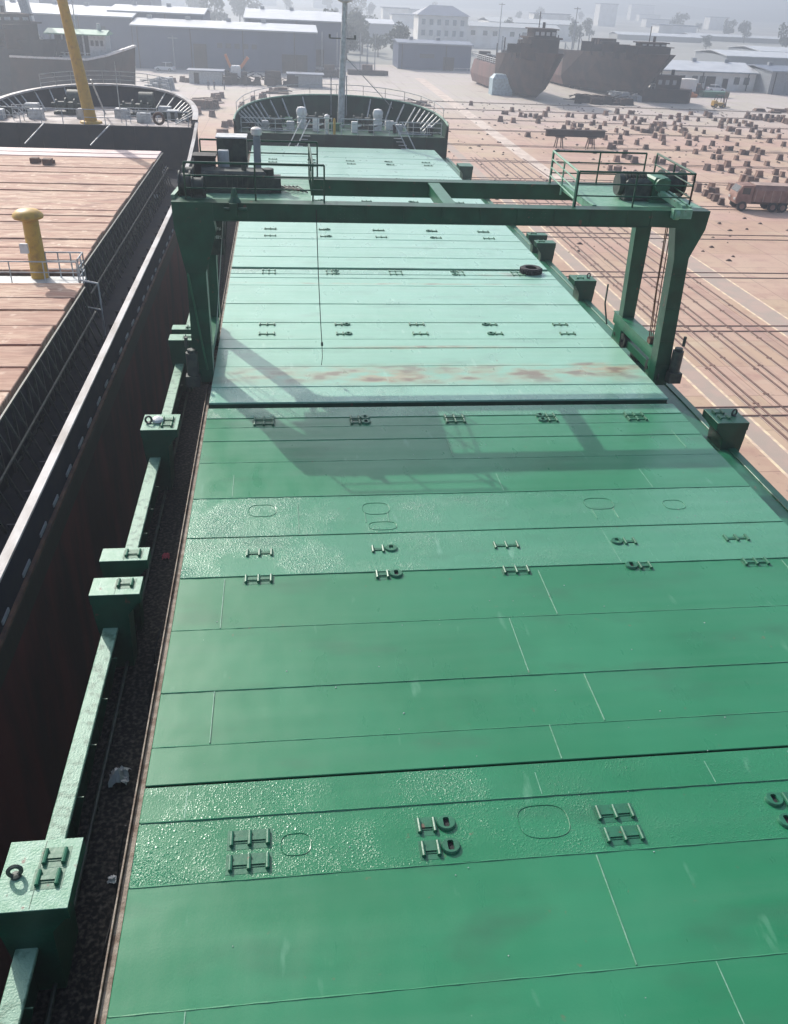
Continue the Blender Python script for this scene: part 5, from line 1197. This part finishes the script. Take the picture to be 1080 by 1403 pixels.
for x in (-35.6, -33.8, -32.0, -30.6): mb.box(x-.12, x+.12, 152.4, 152.64, -1.196, 1.75)
wh = part('wheelhouse', mb, 'lgrey', sh)
mb = MB(); mb.box(-35.4, -29.82, 154.4, 157.2, -1.196, 1.74); mb.box(-34.5, -33.4, 153.0, 153.8, -1.196, .2); mb.box(-31.8, -31.2, 153.0, 153.6, -1.196, .5); part('cabin_interior', mb, 'hulldark', wh)
mb = MB(); mb.slabx([(151.8, 1.8), (151.8, 1.95), (155, 2.5), (158, 2.0), (158, 1.8)], -36.4, -26.8); part('roof', mb, 'pgreen', wh)
for k in range(3):
    w = MB(); w.box(-29.5+.75*k, -29.05+.75*k, 152.55, 152.595, .3, 1.1); part('window', w, 'glass', wh)
mb = MB(); mb.tube([(-32, 155, 2.3), (-32, 155, 6.5)], .1, 6); mb.tube([(-28.4, 155, 2.2), (-28.4, 155, 3.4)], .3, 8); part('mast', mb, 'lgrey', sh)
mb = MB(); mb.railing([(-36, 151.6, -1.6), (-27, 151.6, -1.6)], .9, .05, 2, 1.5); part('railing', mb, 'lgrey', sh)
pile('gear_heap', -24, -20.5, 172, 178, 2.2, 41, 30, 'grey', 'grey heap of gear behind the white rimmed supply ship', 'heap')
# pale crane legs at far top left
for x0, lb in ((-50.5, 'pale tapering crane leg at the far top left corner'),):
    t = thing('portal_crane', 'pale grey portal crane whose two splayed legs cut the far top left corner', 'crane', (-46, 170, G))
    mb = MB(); mb.bar((-47.8, 170, G), (-46.6, 170, 20), 1.5); part('leg', mb, 'lgrey', t)
    mb = MB(); mb.bar((-41.5, 170, G+4), (-45.8, 170, 20), 1.5); part('leg', mb, 'lgrey', t)
    mb = MB(); mb.box(-49, -43, 168.5, 171.5, 20, 22); part('portal_beam', mb, 'lgrey', t)

# ------------------------------------------------------------------ sheds and buildings
def shed(label, x0, x1, y0, y1, zt, roof='roof', wall='shed', rise=1.2, doors=(), wins=(), name='warehouse', rows=None):
    t = thing(name, label, 'building', ((x0+x1)/2, (y0+y1)/2, G))
    mb = MB(); mb.box(x0, x1, y0, y1, G, zt)
    nb_ = int((x1-x0)/4)
    for k in range(nb_+1): mb.box(x0+k*(x1-x0)/nb_-.08, x0+k*(x1-x0)/nb_+.08, y0-.1, y0-.003, G, zt-.1)
    wl = part('wall', mb, wall, t)
    ym = (y0+y1)/2
    mb = MB(); mb.slabx([(y0-.7, zt-.1), (ym, zt+rise), (y1+.7, zt-.1), (y1+.7, zt+.15), (ym, zt+rise+.25), (y0-.7, zt+.15)], x0-.5, x1+.5); part('roof', mb, roof, t)
    rv_ = random.Random(int(x0*3+y0))
    if y0 < 300:
        for k in range(max(2, int((x1-x0)/9))):
            v_ = MB(); vx_ = x0+3+k*9+rv_.uniform(-1, 1); v_.box(vx_, vx_+1.1, ym-.6, ym+.6, zt+rise-.1, zt+rise+.9); part('roof_vent', v_, 'grey', t)
        g_ = MB(); g_.box(x0-.5, x1+.5, y0-.95, y0-.72, zt-.15, zt+.05); part('gutter', g_, 'grey', t)
        for k in range(int((x1-x0)/12)+1):
            g_ = MB(); px_ = x0+1+k*12; g_.tube([(px_, y0-.3, G), (px_, y0-.3, zt-.1)], .12, 6); part('downpipe', g_, 'hulldark', t)
    for (a, b, h) in doors:
        d = MB(); d.box(a, b, y0-.16, y0-.102, G, G+h); part('door', d, 'hulldark', t)
    for (a, b, z0, z1) in wins:
        d = MB(); d.box(a, b, y0-.16, y0-.102, z0, z1); part('window', d, 'glass', t)
    return t
shed('long blue grey shed at the far left with a bright roof edge', -95, -34, 228, 262, 2.0, rise=1.4, doors=((-62, -56, 6),), wins=tuple((x, x+2, -1, 0) for x in range(-90, -40, 8)))
shed('blue grey shed with a long pale roof, second row behind the lower wide shed', -40, -18, 236, 262, 3.0, rise=.9, wins=((-36, -30, 0, 1),))
shed('wide blue grey shed in the centre left, dark doorway and cars in front', -33, 9.0, 222, 244, .7, rise=1.0, doors=((-19.5, -16.5, 5.5), (1, 7, 4)), wins=tuple((x, x+1.2, -3.2, -2.2) for x in range(-14, -4, 2)))
shed('blue grey shed with a bright roof reaching behind the tall white mast', -8, 16.5, 246, 280, 2.4, rise=1.6, doors=((9, 12, 4),))
shed('low blue grey wall-like shed in front of the white hipped building', 32.2, 52.0, 249, 262, -1.8, roof='roofb', rise=.4, doors=((44.5, 47.5, 3.2),), wins=((38, 42, -5.2, -4.2),))
t_ = shed('long white walled workshop with a bright white roof on the right', 92.5, 119.5, 219.5, 236, -4.0, wall='wall', rise=1.6, doors=((106.5, 109, 3.0), (111, 112.4, 2.6)), wins=tuple((x, x+1.4, -6.6, -5.0) for x in (96.6, 99.5, 102.8, 104.8, 114, 116.6)), name='workshop')
shed('dark walled workshop left of the white one, pale roof', 84, 96, 240, 258, -3.6, wall='hulldark', rise=1.5, name='workshop')
shed('grey shed with a big roller door at the right edge', 120.2, 145, 213.0, 232, -3.0, roof='roofb', wall='grey', rise=.6, name='workshop')
# hipped white building
hb = thing('office_building', 'white three storey building with a dark hipped roof in the haze', 'building', (57, 335, G))
mb = MB(); mb.box(48.8, 66.4, 330, 342, G, 3.3); part('wall', mb, 'wall', hb)
mb = MB(); v = [(48, 329.2, 3.3), (67.2, 329.2, 3.3), (67.2, 342.8, 3.3), (48, 342.8, 3.3), (53.4, 336, 6.3), (61.5, 336, 6.3)]
mb.add(v, [(0,1,5,4), (1,2,5), (2,3,4,5), (3,0,4), (3,2,1,0)]); part('roof', mb, 'roofb', hb)
for fl in range(3):
    for k in range(6):
        w = MB(); x = 50+2.75*k; z = -6.2+3.3*fl; w.box(x, x+1.3, 329.93, 329.995, z, z+1.7); part('window', w, 'grey', hb)
lw = shed('long low white building right of the hipped one, row of dark windows', 68, 112, 372, 386, -.6, roof='lgrey', wall='wall', rise=1.2, wins=tuple((x, x+1.8, -3.6, -2.0) for x in (72, 76, 81, 85, 92, 97, 102)), name='office_building')
shed('pale hall far off behind the raking bow', 105, 150, 470, 500, -1.0, roof='lgrey', wall='wall', rise=1.5)
shed('long pale greenhouse roof across the hazy fields', 190, 240, 520, 535, -5.5, wall='field', rise=1.0, name='greenhouse')
shed('short pale greenhouse roof at the right edge of the hazy fields', 250, 330, 560, 575, -5.5, wall='field', rise=1.0, name='greenhouse')
shed('pale low hall at the right behind the workshop roofs', 150, 185, 300, 325, -4.0, wall='grey', rise=1.0)
shed('bright roofed hall at the far right, beyond the grey shed', 185, 240, 345, 372, -4.0, wall='grey', rise=1.0)
shed('bright roofed hall at the top left behind the long shed', -78, -42, 330, 360, 5.0, rise=2)
shed('bright roofed hall behind the shed by the tall mast', 4, 24, 330, 350, 1.0, rise=1.2)
shed('pale hall with a white roof in the haze, centre', 20, 46, 380, 400, -1.5, rise=1.2, wall='grey')
rv = random.Random(77)
place = ['far left', 'left', 'centre left', 'centre', 'centre right', 'right', 'far right']
def house(x, y, wd, h, idx):
    t = thing('town_house', 'pale block of the hazy town, number of storeys low, %s of the background' % place[min(6, max(0, int((x/y+.35)/.15)))], 'building', (x, y, G), 'buildings of the hazy town')
    mb = MB(); mb.box(x, x+wd, y, y+12, G, G+h); part('wall', mb, 'wall', t)
    mb = MB(); mb.box(x-.5, x+wd+.5, y-.5, y+12.5, G+h+.004, G+h+.6); part('roof', mb, 'roofb', t)
for i in range(22):
    y = rv.uniform(520, 1150); x = rv.uniform(-.33, .62)*y; house(x, y, rv.uniform(14, 34), rv.uniform(6, 18 if y > 700 else 10), i)
# utility poles and lamp posts
for i, (x, y, h, lb) in enumerate(((84, 262, 13, 'tall thin pole behind the raking bow'), (78, 330, 16, 'tall pole with a thick head behind the laid up ships'), (-24, 221, 7, 'lamp post before the wide shed'), (-22, 223, 5, 'short post before the wide shed'), (23, 240, 6, 'post by the dark barges right of the mast'), (96, 300, 16, 'thin pole standing in the haze right of the raking bow'))):
    mb = MB(); mb.tube([(x, y, G), (x, y, G+h)], [.22, .12], 8); mb.box(x-1.1, x+1.1, y-.1, y+.1, G+h-.6, G+h-.4); solo('pole', mb, 'grey', lb, 'pole')
# fence line at far end of the yard: pale pipe rail beside the sheds
mb = MB(); mb.railing([(46, 240, G), (84, 250, G)], 1.2, .05, 2, 4); solo('fence', mb, 'lgrey', 'thin pale fence closing the far end of the yard', 'fence')

# ------------------------------------------------------------------ trees
def tree_meshes(seed, h, rad, lean=0):
    r = random.Random(seed); tk = MB(); tk.tube([(0, 0, 0), (r.uniform(-.2, .2), 0, h*.35), (r.uniform(-.4, .4), r.uniform(-.3, .3), h*.75)], [h*.03, h*.022, h*.008], 7)
    cr = MB(); cl = []
    for k in range(9):
        a = r.uniform(0, 6.28); q = r.uniform(.2, .75)*rad; z = h*r.uniform(.38, .85); c = (q*math.cos(a), q*math.sin(a), z); cl.append((c, rad*r.uniform(.32, .6)))
        tk.tube([(0, 0, h*.3+k*.02*h), c], [h*.01, h*.004], 5)
    for c, s in cl:
        for _ in range(70):
            d = Vector((r.gauss(0, 1), r.gauss(0, 1), r.gauss(0, .8))).normalized()*s*r.uniform(.5, 1.05); p = Vector(c)+d; l = r.uniform(.25, .55)*rad/3
            a = Vector((r.gauss(0, 1), r.gauss(0, 1), r.gauss(0, 1))).normalized()*l; b = a.cross(Vector((r.gauss(0, 1), r.gauss(0, 1), r.gauss(0, 1)))).normalized()*l
            cr.add([p-a, p-b*.6, p+a, p+b*.6], [(0,1,2,3)])
    return mesh('trunk', tk, 'bark'), mesh('crown', cr, 'leaf')
TM = [tree_meshes(i, 8+i*1.2, 3.0+.4*i) for i in range(4)]
rt = random.Random(31); k = 0
spots = []
for _ in range(8): spots.append((rt.uniform(16, 44), rt.uniform(268, 320), 'tree in the hazy clump between the mast and the white hipped building'))
for _ in range(6): spots.append((rt.uniform(60, 130), rt.uniform(350, 460), 'hazy tree behind the laid up hulls'))
for _ in range(9): spots.append((rt.uniform(150, 300), rt.uniform(380, 640), 'hazy tree scattered over the fields on the right'))
for _ in range(16): spots.append((rt.uniform(-110, 40), rt.uniform(380, 560), 'hazy tree beyond the sheds on the left'))
for _ in range(16): spots.append((rt.uniform(-150, 420), rt.uniform(600, 900), 'faint tree far off near the foot of the hills'))
for x, y, lb in spots:
    tm, cm = rt.choice(TM); t = thing('tree', lb, 'tree', (x, y, G), 'trees in the haze', rt.uniform(0, 6), local=True); s = rt.uniform(.75, 1.35); t.scale = (s, s, s*rt.uniform(.85, 1.1))
    for nme, me in (('trunk', tm), ('crown', cm)):
        o = bpy.data.objects.new(nme, me); C.objects.link(o); o.parent = t

# ------------------------------------------------------------------ haze
hz = MB(); hz.box(-4700, 5000, -700, 6200, G-1.2, 140)
hm = bpy.data.materials.new('haze'); hm.use_nodes = True; hn = hm.node_tree; hn.nodes.clear()
pv = hn.nodes.new('ShaderNodeVolumePrincipled'); pv.inputs['Density'].default_value = 0.0016; pv.inputs['Color'].default_value = (0.77, 0.86, 1.0, 1); pv.inputs['Anisotropy'].default_value = 0.45
ho = hn.nodes.new('ShaderNodeOutputMaterial'); hn.links.new(pv.outputs[0], ho.inputs['Volume'])
me = mesh('haze', hz, hm); ob = bpy.data.objects.new('haze', me); C.objects.link(ob); ob['kind'] = 'stuff'
bpy.context.view_layer.update()
